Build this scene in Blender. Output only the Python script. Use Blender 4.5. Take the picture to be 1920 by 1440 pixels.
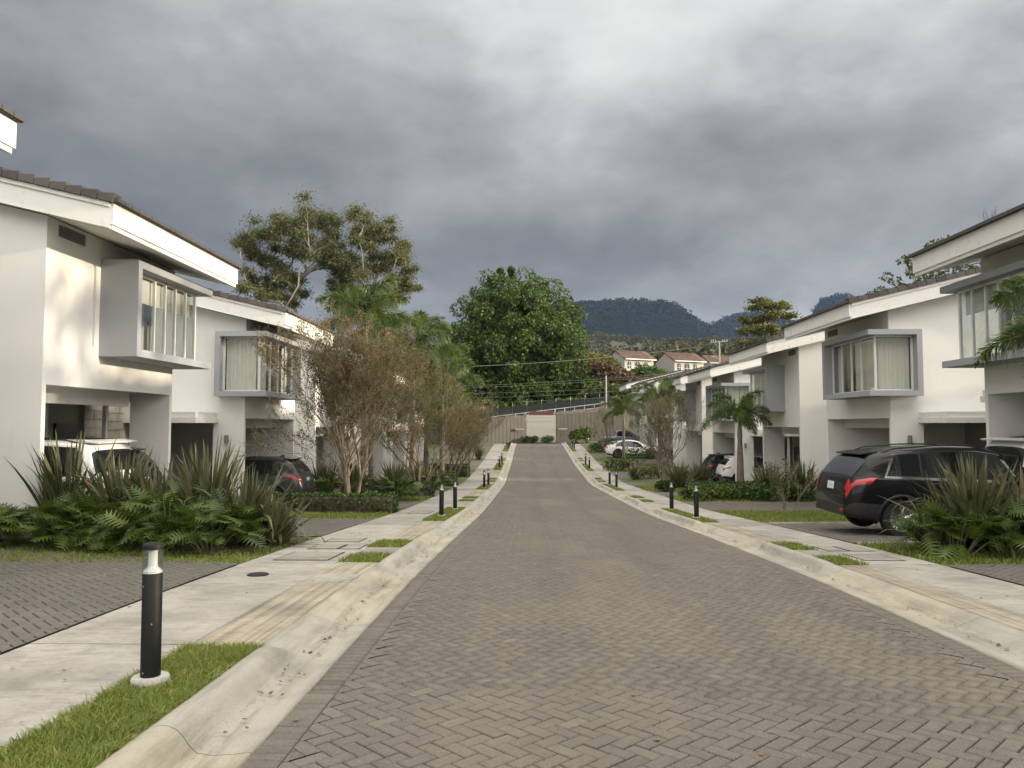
import bpy, bmesh, math, random
import numpy as np
from mathutils import Vector, Matrix, noise as mnoise

for o in list(bpy.data.objects):
    bpy.data.objects.remove(o, do_unlink=True)
SC = bpy.context.scene
COL = SC.collection
R = math.radians
rng = np.random.default_rng(7)
random.seed(7)

# ------------------------------------------------------------------ camera
cam_d = bpy.data.cameras.new('camera')
cam_d.sensor_width = 36.0
cam_d.sensor_fit = 'HORIZONTAL'
cam_d.lens = 27.0
cam_d.clip_start = 0.1
cam_d.clip_end = 12000
cam = bpy.data.objects.new('camera', cam_d)
COL.objects.link(cam)
cam.location = (0, 0, 1.63)
cam.rotation_euler = (R(90) + math.atan(78 / 1440), 0, math.atan(33 / 1440))
SC.camera = cam

# ------------------------------------------------------------------ sun and sky
SUN_FROM = Vector((1.0, -0.09, 0.19)).normalized()      # towards the sun: low, to the right and behind
sun_el = math.asin(SUN_FROM.z)
sun_az = math.atan2(SUN_FROM.x, SUN_FROM.y)
sl = bpy.data.lights.new('sun', 'SUN')
sl.energy = 3.8
sl.angle = R(0.9)
sl.color = (1.0, 0.85, 0.64)
so = bpy.data.objects.new('sun', sl)
COL.objects.link(so)
so.rotation_euler = (-SUN_FROM).to_track_quat('-Z', 'Y').to_euler()

W = bpy.data.worlds.new('World')
SC.world = W
W.use_nodes = True
nt = W.node_tree
nt.nodes.clear()


def mth(nt, op, a, b=None, c=None, clamp=False):
    n = nt.nodes.new('ShaderNodeMath')
    n.operation = op
    n.use_clamp = clamp
    for i, v in enumerate((a, b, c)):
        if v is None:
            continue
        if isinstance(v, (int, float)):
            n.inputs[i].default_value = v
        else:
            nt.links.new(v, n.inputs[i])
    return n.outputs[0]


def ramp(nt, fac, stops, interp='LINEAR'):
    n = nt.nodes.new('ShaderNodeValToRGB')
    n.color_ramp.interpolation = interp
    el = n.color_ramp.elements
    while len(el) < len(stops):
        el.new(0.5)
    for e, (p, c) in zip(el, stops):
        e.position = p
        if isinstance(c, (int, float)):
            c = (c, c, c)
        e.color = (c[0], c[1], c[2], 1)
    if fac is not None:
        nt.links.new(fac, n.inputs[0])
    return n.outputs[0]


def noise_tex(nt, vec, scale, detail=4, rough=0.55, dist=0.0):
    n = nt.nodes.new('ShaderNodeTexNoise')
    n.inputs['Scale'].default_value = scale
    n.inputs['Detail'].default_value = detail
    n.inputs['Roughness'].default_value = rough
    n.inputs['Distortion'].default_value = dist
    if vec is not None:
        nt.links.new(vec, n.inputs['Vector'])
    return n.outputs['Fac']


def mixc(nt, fac, a, b, blend='MIX'):
    n = nt.nodes.new('ShaderNodeMix')
    n.data_type = 'RGBA'
    n.blend_type = blend
    n.clamp_factor = True
    for i, v in ((0, fac), (6, a), (7, b)):
        if isinstance(v, (int, float)):
            n.inputs[i].default_value = v
        elif isinstance(v, tuple):
            n.inputs[i].default_value = (v[0], v[1], v[2], 1)
        else:
            nt.links.new(v, n.inputs[i])
    return n.outputs[2]


SKY_SEED = 14.9


def build_sky():
    tc = nt.nodes.new('ShaderNodeTexCoord')
    sep = nt.nodes.new('ShaderNodeSeparateXYZ')
    nt.links.new(tc.outputs['Generated'], sep.inputs[0])
    X, Y, Z = sep.outputs
    sky = nt.nodes.new('ShaderNodeTexSky')
    sky.sky_type = 'NISHITA'
    sky.sun_disc = False
    sky.sun_elevation = sun_el
    sky.sun_rotation = sun_az
    # a cloud deck seen in perspective
    den = mth(nt, 'MULTIPLY_ADD', mth(nt, 'MAXIMUM', Z, 0.0), 0.75, 0.42)
    cx = mth(nt, 'DIVIDE', X, den)
    cy = mth(nt, 'DIVIDE', Y, den)
    cmb = nt.nodes.new('ShaderNodeCombineXYZ')
    nt.links.new(cx, cmb.inputs[0])
    nt.links.new(cy, cmb.inputs[1])
    nt.links.new(mth(nt, 'MULTIPLY_ADD', Z, 1.5, SKY_SEED), cmb.inputs[2])
    P = cmb.outputs[0]
    big = noise_tex(nt, P, 1.3, 3, 0.5, 0.3)
    mid = noise_tex(nt, P, 3.2, 6, 0.50, 0.2)
    fine = noise_tex(nt, P, 9.0, 9, 0.60, 0.25)
    sub = lambda v, k: mth(nt, 'MULTIPLY', mth(nt, 'SUBTRACT', v, 0.5), k)
    n1 = mth(nt, 'ADD', mth(nt, 'ADD', sub(big, 0.75), sub(mid, 0.78)), sub(fine, 0.28))
    # thickness of the deck: darkest low down ahead, thinner overhead
    elev = ramp(nt, Z, [(0.0, 0.31), (0.10, 0.34), (0.155, 0.27), (0.22, 0.26), (0.30, 0.345), (0.40, 0.43), (0.50, 0.50), (0.66, 0.76), (1.0, 1.10)], 'EASE')
    right = mth(nt, 'MULTIPLY', mth(nt, 'ADD', X, 0.05), 0.20)
    b = mth(nt, 'ADD', mth(nt, 'ADD', elev, right), mth(nt, 'MULTIPLY', n1, 0.54))
    # towards the sun and behind the viewer the deck thins and glows
    d = nt.nodes.new('ShaderNodeVectorMath')
    d.operation = 'DOT_PRODUCT'
    nt.links.new(tc.outputs['Generated'], d.inputs[0])
    d.inputs[1].default_value = (0.20, -0.95, 0.12)
    back = mth(nt, 'MULTIPLY_ADD', d.outputs['Value'], 0.95, 0.42, clamp=True)
    b = mth(nt, 'ADD', b, mth(nt, 'MULTIPLY', back, 0.75))
    clouds = ramp(nt, b, [(0.0, (0.074, 0.077, 0.081)), (0.12, (0.098, 0.102, 0.107)), (0.24, (0.142, 0.147, 0.151)), (0.40, (0.250, 0.254, 0.254)), (0.56, (0.435, 0.438, 0.435)),
                          (0.74, (0.61, 0.602, 0.582)), (0.90, (0.825, 0.80, 0.75)), (1.0, (1.04, 0.995, 0.92))], 'LINEAR')
    bright = nt.nodes.new('ShaderNodeVectorMath')
    bright.operation = 'SCALE'
    nt.links.new(clouds, bright.inputs[0])
    bright.inputs['Scale'].default_value = 10.0
    extra = mth(nt, 'MULTIPLY_ADD', mth(nt, 'MAXIMUM', mth(nt, 'SUBTRACT', b, 0.95), 0.0), 1.3, 1.0)
    b2 = nt.nodes.new('ShaderNodeVectorMath')
    b2.operation = 'SCALE'
    nt.links.new(bright.outputs[0], b2.inputs[0])
    nt.links.new(extra, b2.inputs['Scale'])
    # small openings show the blue sky
    gap = mth(nt, 'MULTIPLY', mth(nt, 'SUBTRACT', mth(nt, 'ADD', n1, right), 0.34), 5.0, clamp=True)
    col = mixc(nt, mth(nt, 'MULTIPLY', gap, 0.55), b2.outputs[0], sky.outputs[0])
    bg = nt.nodes.new('ShaderNodeBackground')
    bg.inputs['Strength'].default_value = 0.1
    nt.links.new(col, bg.inputs['Color'])
    out = nt.nodes.new('ShaderNodeOutputWorld')
    nt.links.new(bg.outputs[0], out.inputs[0])


build_sky()
SC.view_settings.view_transform = 'Standard'
SC.view_settings.look = 'None'
SC.view_settings.gamma = 1.0
SC.view_settings.exposure = 0.70
SC.view_settings.use_curve_mapping = False
SC.cycles.max_bounces = 7
SC.cycles.diffuse_bounces = 3
SC.cycles.glossy_bounces = 3
SC.cycles.transmission_bounces = 5
SC.cycles.transparent_max_bounces = 12
SC.cycles.volume_bounces = 0
SC.cycles.caustics_reflective = False
SC.cycles.caustics_refractive = False

# ------------------------------------------------------------------ helpers


def finish(o, label=None, cat=None, group=None, kind=None):
    if label:
        o['label'] = label
    if cat:
        o['category'] = cat
    if group:
        o['group'] = group
    if kind:
        o['kind'] = kind
    return o


def empty(name, loc=(0, 0, 0), label=None, cat=None, group=None, rz_=0.0):
    o = bpy.data.objects.new(name, None)
    o.empty_display_size = 0.2
    o.location = loc
    o.rotation_euler = (0, 0, rz_)
    COL.objects.link(o)
    return finish(o, label, cat, group)


def link(name, me, mat=None, parent=None, kind=None, loc=None):
    o = bpy.data.objects.new(name, me)
    if mat is not None and not me.materials:
        me.materials.append(mat)
    COL.objects.link(o)
    if parent is not None:
        o.parent = parent
    if loc is not None:
        o.location = loc
    if kind:
        o['kind'] = kind
    return o


def copy_tree(o, parent=None):
    c = o.copy()
    COL.objects.link(c)
    c.parent = parent
    for ch in list(o.children):
        copy_tree(ch, c)
    return c


class MB:
    """collects simple shapes into one mesh"""

    def __init__(self, f=None):
        self.v = []
        self.fc = []
        self.f = f or (lambda p: p)

    def add(self, verts, faces):
        n = len(self.v)
        self.v += [tuple(self.f(p)) for p in verts]
        self.fc += [tuple(i + n for i in q) for q in faces]
        return self

    def box(self, a, b):
        x0, y0, z0 = a
        x1, y1, z1 = b
        return self.add([(x0, y0, z0), (x1, y0, z0), (x1, y1, z0), (x0, y1, z0), (x0, y0, z1), (x1, y0, z1), (x1, y1, z1), (x0, y1, z1)],
                        [(3, 2, 1, 0), (4, 5, 6, 7), (0, 1, 5, 4), (1, 2, 6, 5), (2, 3, 7, 6), (3, 0, 4, 7)])

    def prism(self, pts, ax, a, b):
        """polygon in the two other axes, extruded along axis ax from a to b"""
        n = len(pts)

        def mk(p, q):
            l = list(p)
            l.insert(ax, q)
            return tuple(l)
        vs = [mk(p, a) for p in pts] + [mk(p, b) for p in pts]
        fs = [tuple(range(n - 1, -1, -1)), tuple(range(n, 2 * n))]
        fs += [(i, (i + 1) % n, n + (i + 1) % n, n + i) for i in range(n)]
        return self.add(vs, fs)

    def tube(self, pts, radii, seg=6, cap=True):
        pts = [Vector(p) for p in pts]
        if isinstance(radii, (int, float)):
            radii = [radii] * len(pts)
        vs = []
        t0 = (pts[1] - pts[0]).normalized()
        n = t0.orthogonal().normalized()
        for i, p in enumerate(pts):
            t = (pts[min(i + 1, len(pts) - 1)] - pts[max(i - 1, 0)]).normalized()
            n = (n - t * n.dot(t))
            n = n.normalized() if n.length > 1e-6 else t.orthogonal().normalized()
            b = t.cross(n)
            for k in range(seg):
                a = 2 * math.pi * k / seg
                vs.append(tuple(p + (n * math.cos(a) + b * math.sin(a)) * radii[i]))
        fs = []
        for i in range(len(pts) - 1):
            for k in range(seg):
                k2 = (k + 1) % seg
                fs.append((i * seg + k, i * seg + k2, (i + 1) * seg + k2, (i + 1) * seg + k))
        if cap:
            fs.append(tuple(range(seg - 1, -1, -1)))
            m = (len(pts) - 1) * seg
            fs.append(tuple(range(m, m + seg)))
        return self.add(vs, fs)

    def lathe(self, prof, seg=24, c=(0, 0, 0), cap=True):
        vs = []
        for r, z in prof:
            for k in range(seg):
                a = 2 * math.pi * k / seg
                vs.append((c[0] + r * math.cos(a), c[1] + r * math.sin(a), c[2] + z))
        fs = []
        for i in range(len(prof) - 1):
            for k in range(seg):
                k2 = (k + 1) % seg
                fs.append((i * seg + k, i * seg + k2, (i + 1) * seg + k2, (i + 1) * seg + k))
        if cap:
            fs.append(tuple(range(seg - 1, -1, -1)))
            m = (len(prof) - 1) * seg
            fs.append(tuple(range(m, m + seg)))
        return self.add(vs, fs)

    def mesh(self, name, smooth=None, bevel=0.0, recalc=True):
        me = bpy.data.meshes.new(name)
        me.from_pydata(self.v, [], self.fc)
        if recalc or bevel:
            bm = bmesh.new()
            bm.from_mesh(me)
            if bevel:
                bmesh.ops.bevel(bm, geom=[e for e in bm.edges], offset=bevel, segments=2, profile=0.5, affect='EDGES')
            bmesh.ops.recalc_face_normals(bm, faces=bm.faces)
            bm.to_mesh(me)
            bm.free()
        if smooth is not None:
            me.polygons.foreach_set('use_smooth', [True] * len(me.polygons))
            me.set_sharp_from_angle(angle=R(smooth))
        me.update()
        return me

    def build(self, name, mat, parent=None, smooth=None, bevel=0.0, kind=None, loc=None):
        return link(name, self.mesh(name, smooth, bevel), mat, parent, kind, loc)


def np_mesh(name, V, n=4, smooth=False):
    """V (m, n, 3): m loose polygons with n corners each"""
    V = np.asarray(V, dtype=np.float32)
    m = len(V)
    me = bpy.data.meshes.new(name)
    me.vertices.add(m * n)
    me.vertices.foreach_set('co', V.reshape(-1))
    me.loops.add(m * n)
    me.loops.foreach_set('vertex_index', np.arange(m * n, dtype=np.int32))
    me.polygons.add(m)
    me.polygons.foreach_set('loop_start', np.arange(0, m * n, n, dtype=np.int32))
    if smooth:
        me.polygons.foreach_set('use_smooth', np.ones(m, dtype=bool))
    me.update(calc_edges=True)
    return me


def grid_mesh(name, P, smooth=True):
    """P (a, b, 3) grid of points"""
    a, b = P.shape[:2]
    me = bpy.data.meshes.new(name)
    idx = np.arange(a * b).reshape(a, b)
    F = np.stack([idx[:-1, :-1], idx[1:, :-1], idx[1:, 1:], idx[:-1, 1:]], -1).reshape(-1, 4)
    me.vertices.add(a * b)
    me.vertices.foreach_set('co', P.astype(np.float32).reshape(-1))
    me.loops.add(len(F) * 4)
    me.loops.foreach_set('vertex_index', F.astype(np.int32).reshape(-1))
    me.polygons.add(len(F))
    me.polygons.foreach_set('loop_start', np.arange(0, len(F) * 4, 4, dtype=np.int32))
    if smooth:
        me.polygons.foreach_set('use_smooth', np.ones(len(F), dtype=bool))
    me.update(calc_edges=True)
    return me


# ------------------------------------------------------------------ ground levels
_YS = np.array([-40, 0, 9, 14.6, 24, 34, 46.5, 62, 82, 90, 100, 400.])
_ZS = np.array([.8, 0, -.27, -.56, -1.10, -1.48, -1.90, -1.56, -.65, -.35, -.2, -.2])
_yy = np.arange(-45, 140, 0.25)
_zz = np.mean([np.interp(_yy + d, _YS, _ZS) for d in np.linspace(-2.5, 2.5, 11)], 0)


def rz(y):
    return np.interp(y, _yy, _zz)


def rzf(y):
    return float(np.interp(y, _yy, _zz))


RL, RR = -1.50, 3.64            # road edges
KL, KR = -2.09, 4.15            # kerb backs
VL, VR = -2.66, 4.57            # verge / sidewalk
SL, SR = -3.95, 5.60            # sidewalk outer edges
KH = 0.10

# ------------------------------------------------------------------ materials


def newmat(name):
    m = bpy.data.materials.new(name)
    m.use_nodes = True
    n = m.node_tree
    n.nodes.clear()
    out = n.nodes.new('ShaderNodeOutputMaterial')
    p = n.nodes.new('ShaderNodeBsdfPrincipled')
    n.links.new(p.outputs[0], out.inputs[0])
    return m, n, p, out


def setc(n, sock, v):
    if isinstance(v, tuple):
        sock.default_value = (v[0], v[1], v[2], 1)
    elif isinstance(v, (int, float)):
        sock.default_value = v
    else:
        n.links.new(v, sock)


def objco(n):
    t = n.nodes.new('ShaderNodeTexCoord')
    return t.outputs['Object']


def worldpos(n):
    g = n.nodes.new('ShaderNodeNewGeometry')
    return g.outputs['Position']


def mapping(n, vec, scale=(1, 1, 1), loc=(0, 0, 0), rot=(0, 0, 0)):
    m = n.nodes.new('ShaderNodeMapping')
    m.inputs['Scale'].default_value = scale
    m.inputs['Location'].default_value = loc
    m.inputs['Rotation'].default_value = rot
    n.links.new(vec, m.inputs['Vector'])
    return m.outputs[0]


def bump(n, p, h, strength=0.3, dist=0.01):
    b = n.nodes.new('ShaderNodeBump')
    b.inputs['Strength'].default_value = strength
    b.inputs['Distance'].default_value = dist
    n.links.new(h, b.inputs['Height'])
    n.links.new(b.outputs[0], p.inputs['Normal'])


def plain(name, col, rough=0.6, metal=0.0, vary=0.08, scale=3.0, spec=None, coat=0.0, bumps=0.0, bscale=60):
    m, n, p, _ = newmat(name)
    pos = worldpos(n)
    f = noise_tex(n, pos, scale, 5, 0.6)
    lo = tuple(c * (1 - vary) for c in col)
    hi = tuple(min(1, c * (1 + vary)) for c in col)
    setc(n, p.inputs['Base Color'], ramp(n, f, [(0.3, lo), (0.7, hi)]))
    p.inputs['Roughness'].default_value = rough
    p.inputs['Metallic'].default_value = metal
    if spec is not None:
        p.inputs['Specular IOR Level'].default_value = spec
    if coat:
        p.inputs['Coat Weight'].default_value = coat
        p.inputs['Coat Roughness'].default_value = 0.04
    if bumps:
        bump(n, p, noise_tex(n, pos, bscale, 4, 0.6), bumps, 0.01)
    return m


def wall_mat(name, col, streak=0.25, rough=0.75):
    """painted render: faint blotches, rain streaks and grime"""
    m, n, p, _ = newmat(name)
    pos = worldpos(n)
    big = noise_tex(n, pos, 0.9, 5, 0.6)
    st = noise_tex(n, mapping(n, pos, (7, 7, 0.55)), 1.0, 5, 0.65)
    base = ramp(n, big, [(0.3, tuple(c * 0.95 for c in col)), (0.7, col)])
    f = mth(n, 'MULTIPLY', mth(n, 'SUBTRACT', st, 0.58), 3.2 * streak, clamp=True)
    c = mixc(n, f, base, tuple(k * 0.55 for k in col))
    # splash dirt near the ground
    so_ = n.nodes.new('ShaderNodeSeparateXYZ')
    n.links.new(objco(n), so_.inputs[0])
    sd = noise_tex(n, pos, 2.6, 6, 0.7)
    low = mth(n, 'SUBTRACT', 1.0, mth(n, 'MULTIPLY', so_.outputs[2], 1.35), clamp=True)
    c = mixc(n, mth(n, 'MULTIPLY', mth(n, 'MULTIPLY', low, mth(n, 'MULTIPLY', sd, 1.3)), 0.55), c, (0.30, 0.27, 0.22))
    setc(n, p.inputs['Base Color'], c)
    p.inputs['Roughness'].default_value = rough
    bump(n, p, noise_tex(n, pos, 140, 3, 0.6), 0.12, 0.004)
    return m


def fascia_mat(name, col):
    m, n, p, _ = newmat(name)
    pos = worldpos(n)
    st = noise_tex(n, mapping(n, pos, (4, 4, 1.2)), 1.3, 8, 0.75)
    sp = noise_tex(n, pos, 5.5, 8, 0.75)
    f = mth(n, 'MULTIPLY', mth(n, 'SUBTRACT', mth(n, 'MULTIPLY', mth(n, 'ADD', st, sp), 0.5), 0.535), 4.5, clamp=True)
    setc(n, p.inputs['Base Color'], mixc(n, mth(n, 'MULTIPLY', f, 0.8), col, (0.23, 0.215, 0.195)))
    p.inputs['Roughness'].default_value = 0.7
    return m


def concrete_mat(name, col, line=None, dirt=(0.14, 0.125, 0.105), amt=1.0):
    m, n, p, _ = newmat(name)
    pos = worldpos(n)
    a = noise_tex(n, pos, 1.1, 7, 0.68)
    b = noise_tex(n, mapping(n, pos, (2.2, 7.0, 3)), 1.6, 9, 0.74)
    g = noise_tex(n, pos, 55, 3, 0.7)
    h2 = noise_tex(n, pos, 9, 6, 0.75)
    base = ramp(n, a, [(0.32, tuple(k * 0.66 for k in col)), (0.5, col), (0.66, tuple(min(1, k * 1.2) for k in col))])
    f1 = mth(n, 'MULTIPLY', mth(n, 'SUBTRACT', b, 0.48), 4.0 * amt, clamp=True)
    f2 = mth(n, 'MULTIPLY', mth(n, 'SUBTRACT', h2, 0.53), 4.5 * amt, clamp=True)
    c = mixc(n, mth(n, 'MULTIPLY', f1, 0.7), base, dirt)
    c = mixc(n, mth(n, 'MULTIPLY', f2, 0.55), c, dirt)
    c = mixc(n, 0.32, c, ramp(n, g, [(0.3, 0.5), (0.7, 1.0)]), 'MULTIPLY')
    if line:
        # brushed ridges running along the street
        w = noise_tex(n, mapping(n, pos, (26, 0.35, 1)), 1.0, 5, 0.6)
        c = mixc(n, 0.75, c, ramp(n, w, [(0.36, 0.45), (0.52, 1.0), (0.7, 1.15)]), 'MULTIPLY')
        bump(n, p, w, 0.6, 0.012)
    else:
        bump(n, p, mth(n, 'ADD', g, mth(n, 'MULTIPLY', h2, 0.8)), 0.35, 0.006)
    setc(n, p.inputs['Base Color'], c)
    p.inputs['Roughness'].default_value = 0.88
    return m


def kerb_mat(name, col):
    """kerb and gutter: silt and black speckle gather along the foot, tyre rub on the face"""
    m, n, p, _ = newmat(name)
    pos = worldpos(n)
    sep = n.nodes.new('ShaderNodeSeparateXYZ')
    n.links.new(pos, sep.inputs[0])
    wob = mth(n, 'MULTIPLY', mth(n, 'SUBTRACT', noise_tex(n, mapping(n, pos, (0, 1.1, 0)), 1.0, 4, 0.6), 0.5), 0.16)
    dl = mth(n, 'ABSOLUTE', mth(n, 'ADD', mth(n, 'SUBTRACT', sep.outputs[0], RL - 0.27), wob))
    dr = mth(n, 'ABSOLUTE', mth(n, 'ADD', mth(n, 'SUBTRACT', sep.outputs[0], RR + 0.24), wob))
    near = mth(n, 'SUBTRACT', 1.0, mth(n, 'MULTIPLY', mth(n, 'MINIMUM', dl, dr), 7.5), clamp=True)
    a = noise_tex(n, pos, 1.4, 7, 0.7)
    sp = noise_tex(n, pos, 21, 7, 0.8)
    st = noise_tex(n, mapping(n, pos, (9, 0.9, 9)), 1.0, 6, 0.7)
    g = noise_tex(n, pos, 70, 3, 0.7)
    oi = n.nodes.new('ShaderNodeObjectInfo')
    tone = mixc(n, ramp(n, oi.outputs['Random'], [(0.35, 0.0), (0.65, 1.0)]), col, (0.345, 0.326, 0.283))
    base = mixc(n, 1.0, tone, ramp(n, a, [(0.3, 0.72), (0.5, 1.0), (0.7, 1.15)]), 'MULTIPLY')
    f1 = mth(n, 'MULTIPLY', mth(n, 'MULTIPLY', mth(n, 'SUBTRACT', mth(n, 'ADD', sp, mth(n, 'MULTIPLY', near, 0.10)), 0.63), 7.0, clamp=True), 0.55)
    f2 = mth(n, 'MULTIPLY', mth(n, 'MULTIPLY', mth(n, 'SUBTRACT', st, 0.47), 5.0, clamp=True), mth(n, 'MULTIPLY_ADD', near, 0.45, 0.45))
    c = mixc(n, f2, base, (0.17, 0.145, 0.11))
    c = mixc(n, f1, c, (0.11, 0.092, 0.07))
    c = mixc(n, 0.35, c, ramp(n, g, [(0.3, 0.55), (0.7, 1.0)]), 'MULTIPLY')
    setc(n, p.inputs['Base Color'], c)
    p.inputs['Roughness'].default_value = 0.9
    bump(n, p, mth(n, 'ADD', g, mth(n, 'MULTIPLY', sp, 0.9)), 0.45, 0.006)
    return m


def paver_mat(name, col, src):
    m, n, p, _ = newmat(name)
    pos = worldpos(n)
    if src == 'island':
        g = n.nodes.new('ShaderNodeNewGeometry')
        r_ = g.outputs['Random Per Island']
    else:
        g = n.nodes.new('ShaderNodeObjectInfo')
        r_ = g.outputs['Random']
    grain = noise_tex(n, pos, 75, 5, 0.8)
    blot = noise_tex(n, pos, 7, 6, 0.7)
    dust = noise_tex(n, mapping(n, pos, (0.55, 0.18, 1), (3.1, 1.7, 0)), 1.0, 6, 0.62)
    c = ramp(n, r_, [(0.0, tuple(k * 0.80 for k in col)), (0.06, tuple(k * 0.93 for k in col)), (0.94, tuple(k * 1.06 for k in col)), (1.0, tuple(k * 1.20 for k in col))])
    c = mixc(n, 0.7, c, ramp(n, grain, [(0.30, 0.35), (0.5, 0.95), (0.70, 1.6)]), 'MULTIPLY')
    c = mixc(n, 0.35, c, ramp(n, blot, [(0.3, 0.62), (0.65, 1.1)]), 'MULTIPLY')
    # darker wheel paths and a few oil marks
    sp_ = n.nodes.new('ShaderNodeSeparateXYZ')
    n.links.new(pos, sp_.inputs[0])
    wb = mth(n, 'MULTIPLY_ADD', noise_tex(n, mapping(n, pos, (0.1, 0.12, 0)), 1.0, 3, 0.5), 1.4, -0.7)
    wp = mth(n, 'ABSOLUTE', mth(n, 'SUBTRACT', mth(n, 'ABSOLUTE', mth(n, 'ADD', mth(n, 'SUBTRACT', sp_.outputs[0], 1.1), wb)), 0.8))
    wf = mth(n, 'MULTIPLY', mth(n, 'SUBTRACT', 1.0, mth(n, 'MULTIPLY', wp, 2.4), clamp=True), 0.22)
    c = mixc(n, wf, c, (0.07, 0.062, 0.054))
    oil = mth(n, 'MULTIPLY', mth(n, 'SUBTRACT', noise_tex(n, pos, 1.3, 5, 0.62), 0.66), 9.0, clamp=True)
    c = mixc(n, mth(n, 'MULTIPLY', oil, 0.5), c, (0.06, 0.053, 0.046))
    f = mth(n, 'MULTIPLY', mth(n, 'SUBTRACT', dust, 0.50), 3.6, clamp=True)
    c = mixc(n, mth(n, 'MULTIPLY', f, 0.42), c, (0.235, 0.20, 0.152))
    setc(n, p.inputs['Base Color'], c)
    p.inputs['Roughness'].default_value = 0.9
    bump(n, p, mth(n, 'ADD', grain, mth(n, 'MULTIPLY', blot, 0.7)), 0.5, 0.004)
    return m


def leaf_mat(name, cols, trans=0.3, rough=0.5, scale=0.35, spec=0.35):
    """leaves: tone differs leaf by leaf and by clump"""
    m, n, p, out = newmat(name)
    g = n.nodes.new('ShaderNodeNewGeometry')
    r_ = g.outputs['Random Per Island']
    cl = noise_tex(n, g.outputs['Position'], scale, 3, 0.6)
    f = mth(n, 'ADD', mth(n, 'MULTIPLY', r_, 0.62), mth(n, 'MULTIPLY', cl, 0.42))
    k = len(cols)
    c = ramp(n, f, [(0.12 + 0.78 * i / (k - 1), cols[i]) for i in range(k)])
    setc(n, p.inputs['Base Color'], c)
    p.inputs['Roughness'].default_value = rough
    p.inputs['Specular IOR Level'].default_value = spec
    t = n.nodes.new('ShaderNodeBsdfTranslucent')
    n.links.new(c, t.inputs[0])
    mx = n.nodes.new('ShaderNodeMixShader')
    mx.inputs[0].default_value = trans
    n.links.new(p.outputs[0], mx.inputs[1])
    n.links.new(t.outputs[0], mx.inputs[2])
    n.links.new(mx.outputs[0], out.inputs[0])
    return m


def glass_mat(name, tint=(0.85, 0.92, 0.9), refl=0.09, rough=0.02, a=0.86):
    """thin window glass: mostly see-through with a sky reflection"""
    m, n, p, out = newmat(name)
    n.nodes.remove(p)
    tr = n.nodes.new('ShaderNodeBsdfTransparent')
    setc(n, tr.inputs[0], tint)
    gl = n.nodes.new('ShaderNodeBsdfGlossy')
    gl.inputs['Roughness'].default_value = rough
    fr = n.nodes.new('ShaderNodeLayerWeight')
    fr.inputs['Blend'].default_value = 0.5
    mx = n.nodes.new('ShaderNodeMixShader')
    n.links.new(mth(n, 'MULTIPLY_ADD', mth(n, 'POWER', fr.outputs['Facing'], 4.0), 0.6, refl, clamp=True), mx.inputs[0])
    n.links.new(tr.outputs[0], mx.inputs[1])
    n.links.new(gl.outputs[0], mx.inputs[2])
    n.links.new(mx.outputs[0], out.inputs[0])
    return m


def roof_tile_mat(name, a, b):
    m, n, p, _ = newmat(name)
    pos = worldpos(n)
    g = n.nodes.new('ShaderNodeObjectInfo')
    f = mth(n, 'ADD', mth(n, 'MULTIPLY', g.outputs['Random'], 0.5), mth(n, 'MULTIPLY', noise_tex(n, pos, 9, 5, 0.7), 0.5))
    setc(n, p.inputs['Base Color'], ramp(n, f, [(0.2, a), (0.8, b)]))
    p.inputs['Roughness'].default_value = 0.85
    return m


M = {}
M['white'] = wall_mat('white_render', (0.80, 0.79, 0.765), 0.32)
M['fascia'] = fascia_mat('white_fascia', (0.78, 0.77, 0.735))
M['soffit'] = plain('soffit_paint', (0.66, 0.65, 0.62), 0.8, vary=0.05)
M['grey'] = wall_mat('grey_render', (0.34, 0.352, 0.372), 0.10)
M['dgrey'] = plain('grey_and_shaded_white', (0.30, 0.295, 0.28), 0.8, vary=0.06)  # dark grey; on the white carport back wall it paints in shade
M['tile'] = roof_tile_mat('roof_tile', (0.058, 0.053, 0.050), (0.105, 0.096, 0.09))
M['roof'] = plain('roof_sheet', (0.06, 0.052, 0.05), 0.85, vary=0.25)
M['louver'] = plain('louver_paint', (0.16, 0.16, 0.155), 0.6)
M['alu'] = plain('white_window_frame', (0.72, 0.72, 0.70), 0.4, vary=0.03)
M['curtain'] = plain('curtain_cloth', (0.72, 0.70, 0.63), 0.9, vary=0.06, scale=8)
M['blind'] = plain('window_blind', (0.66, 0.63, 0.56), 0.9, vary=0.05)
M['room'] = plain('room_wall', (0.30, 0.275, 0.235), 0.9, vary=0.2, scale=1.0)
M['glass'] = glass_mat('window_glass', (0.97, 0.985, 0.975), 0.09)
M['door'] = plain('dark_door', (0.028, 0.027, 0.027), 0.35, vary=0.1)
M['steel'] = plain('brushed_steel', (0.5, 0.5, 0.5), 0.35, metal=0.9)
M['stone'] = plain('cladding_stone', (0.34, 0.315, 0.265), 0.85, vary=0.35, scale=2.2, bumps=0.5, bscale=25)
M['lampgrey'] = plain('lamp_housing', (0.17, 0.17, 0.17), 0.5)
M['conc'] = concrete_mat('sidewalk_concrete', (0.345, 0.323, 0.282), dirt=(0.15, 0.138, 0.118))
M['kerb'] = kerb_mat('kerb_concrete', (0.375, 0.34, 0.265))
M['ribbed'] = concrete_mat('ribbed_concrete', (0.345, 0.305, 0.232), line=9.0, dirt=(0.19, 0.16, 0.115))
M['oldconc'] = concrete_mat('old_concrete', (0.28, 0.262, 0.228), dirt=(0.13, 0.12, 0.105))
M['floor'] = plain('carport_floor', (0.26, 0.25, 0.235), 0.8, vary=0.15)
PC = (0.138, 0.122, 0.102)
M['paver'] = paver_mat('road_paver', PC, 'obj')
M['pavers'] = paver_mat('road_pavers', PC, 'island')
M['dpaver'] = paver_mat('drive_paver', (0.118, 0.106, 0.09), 'obj')
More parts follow.
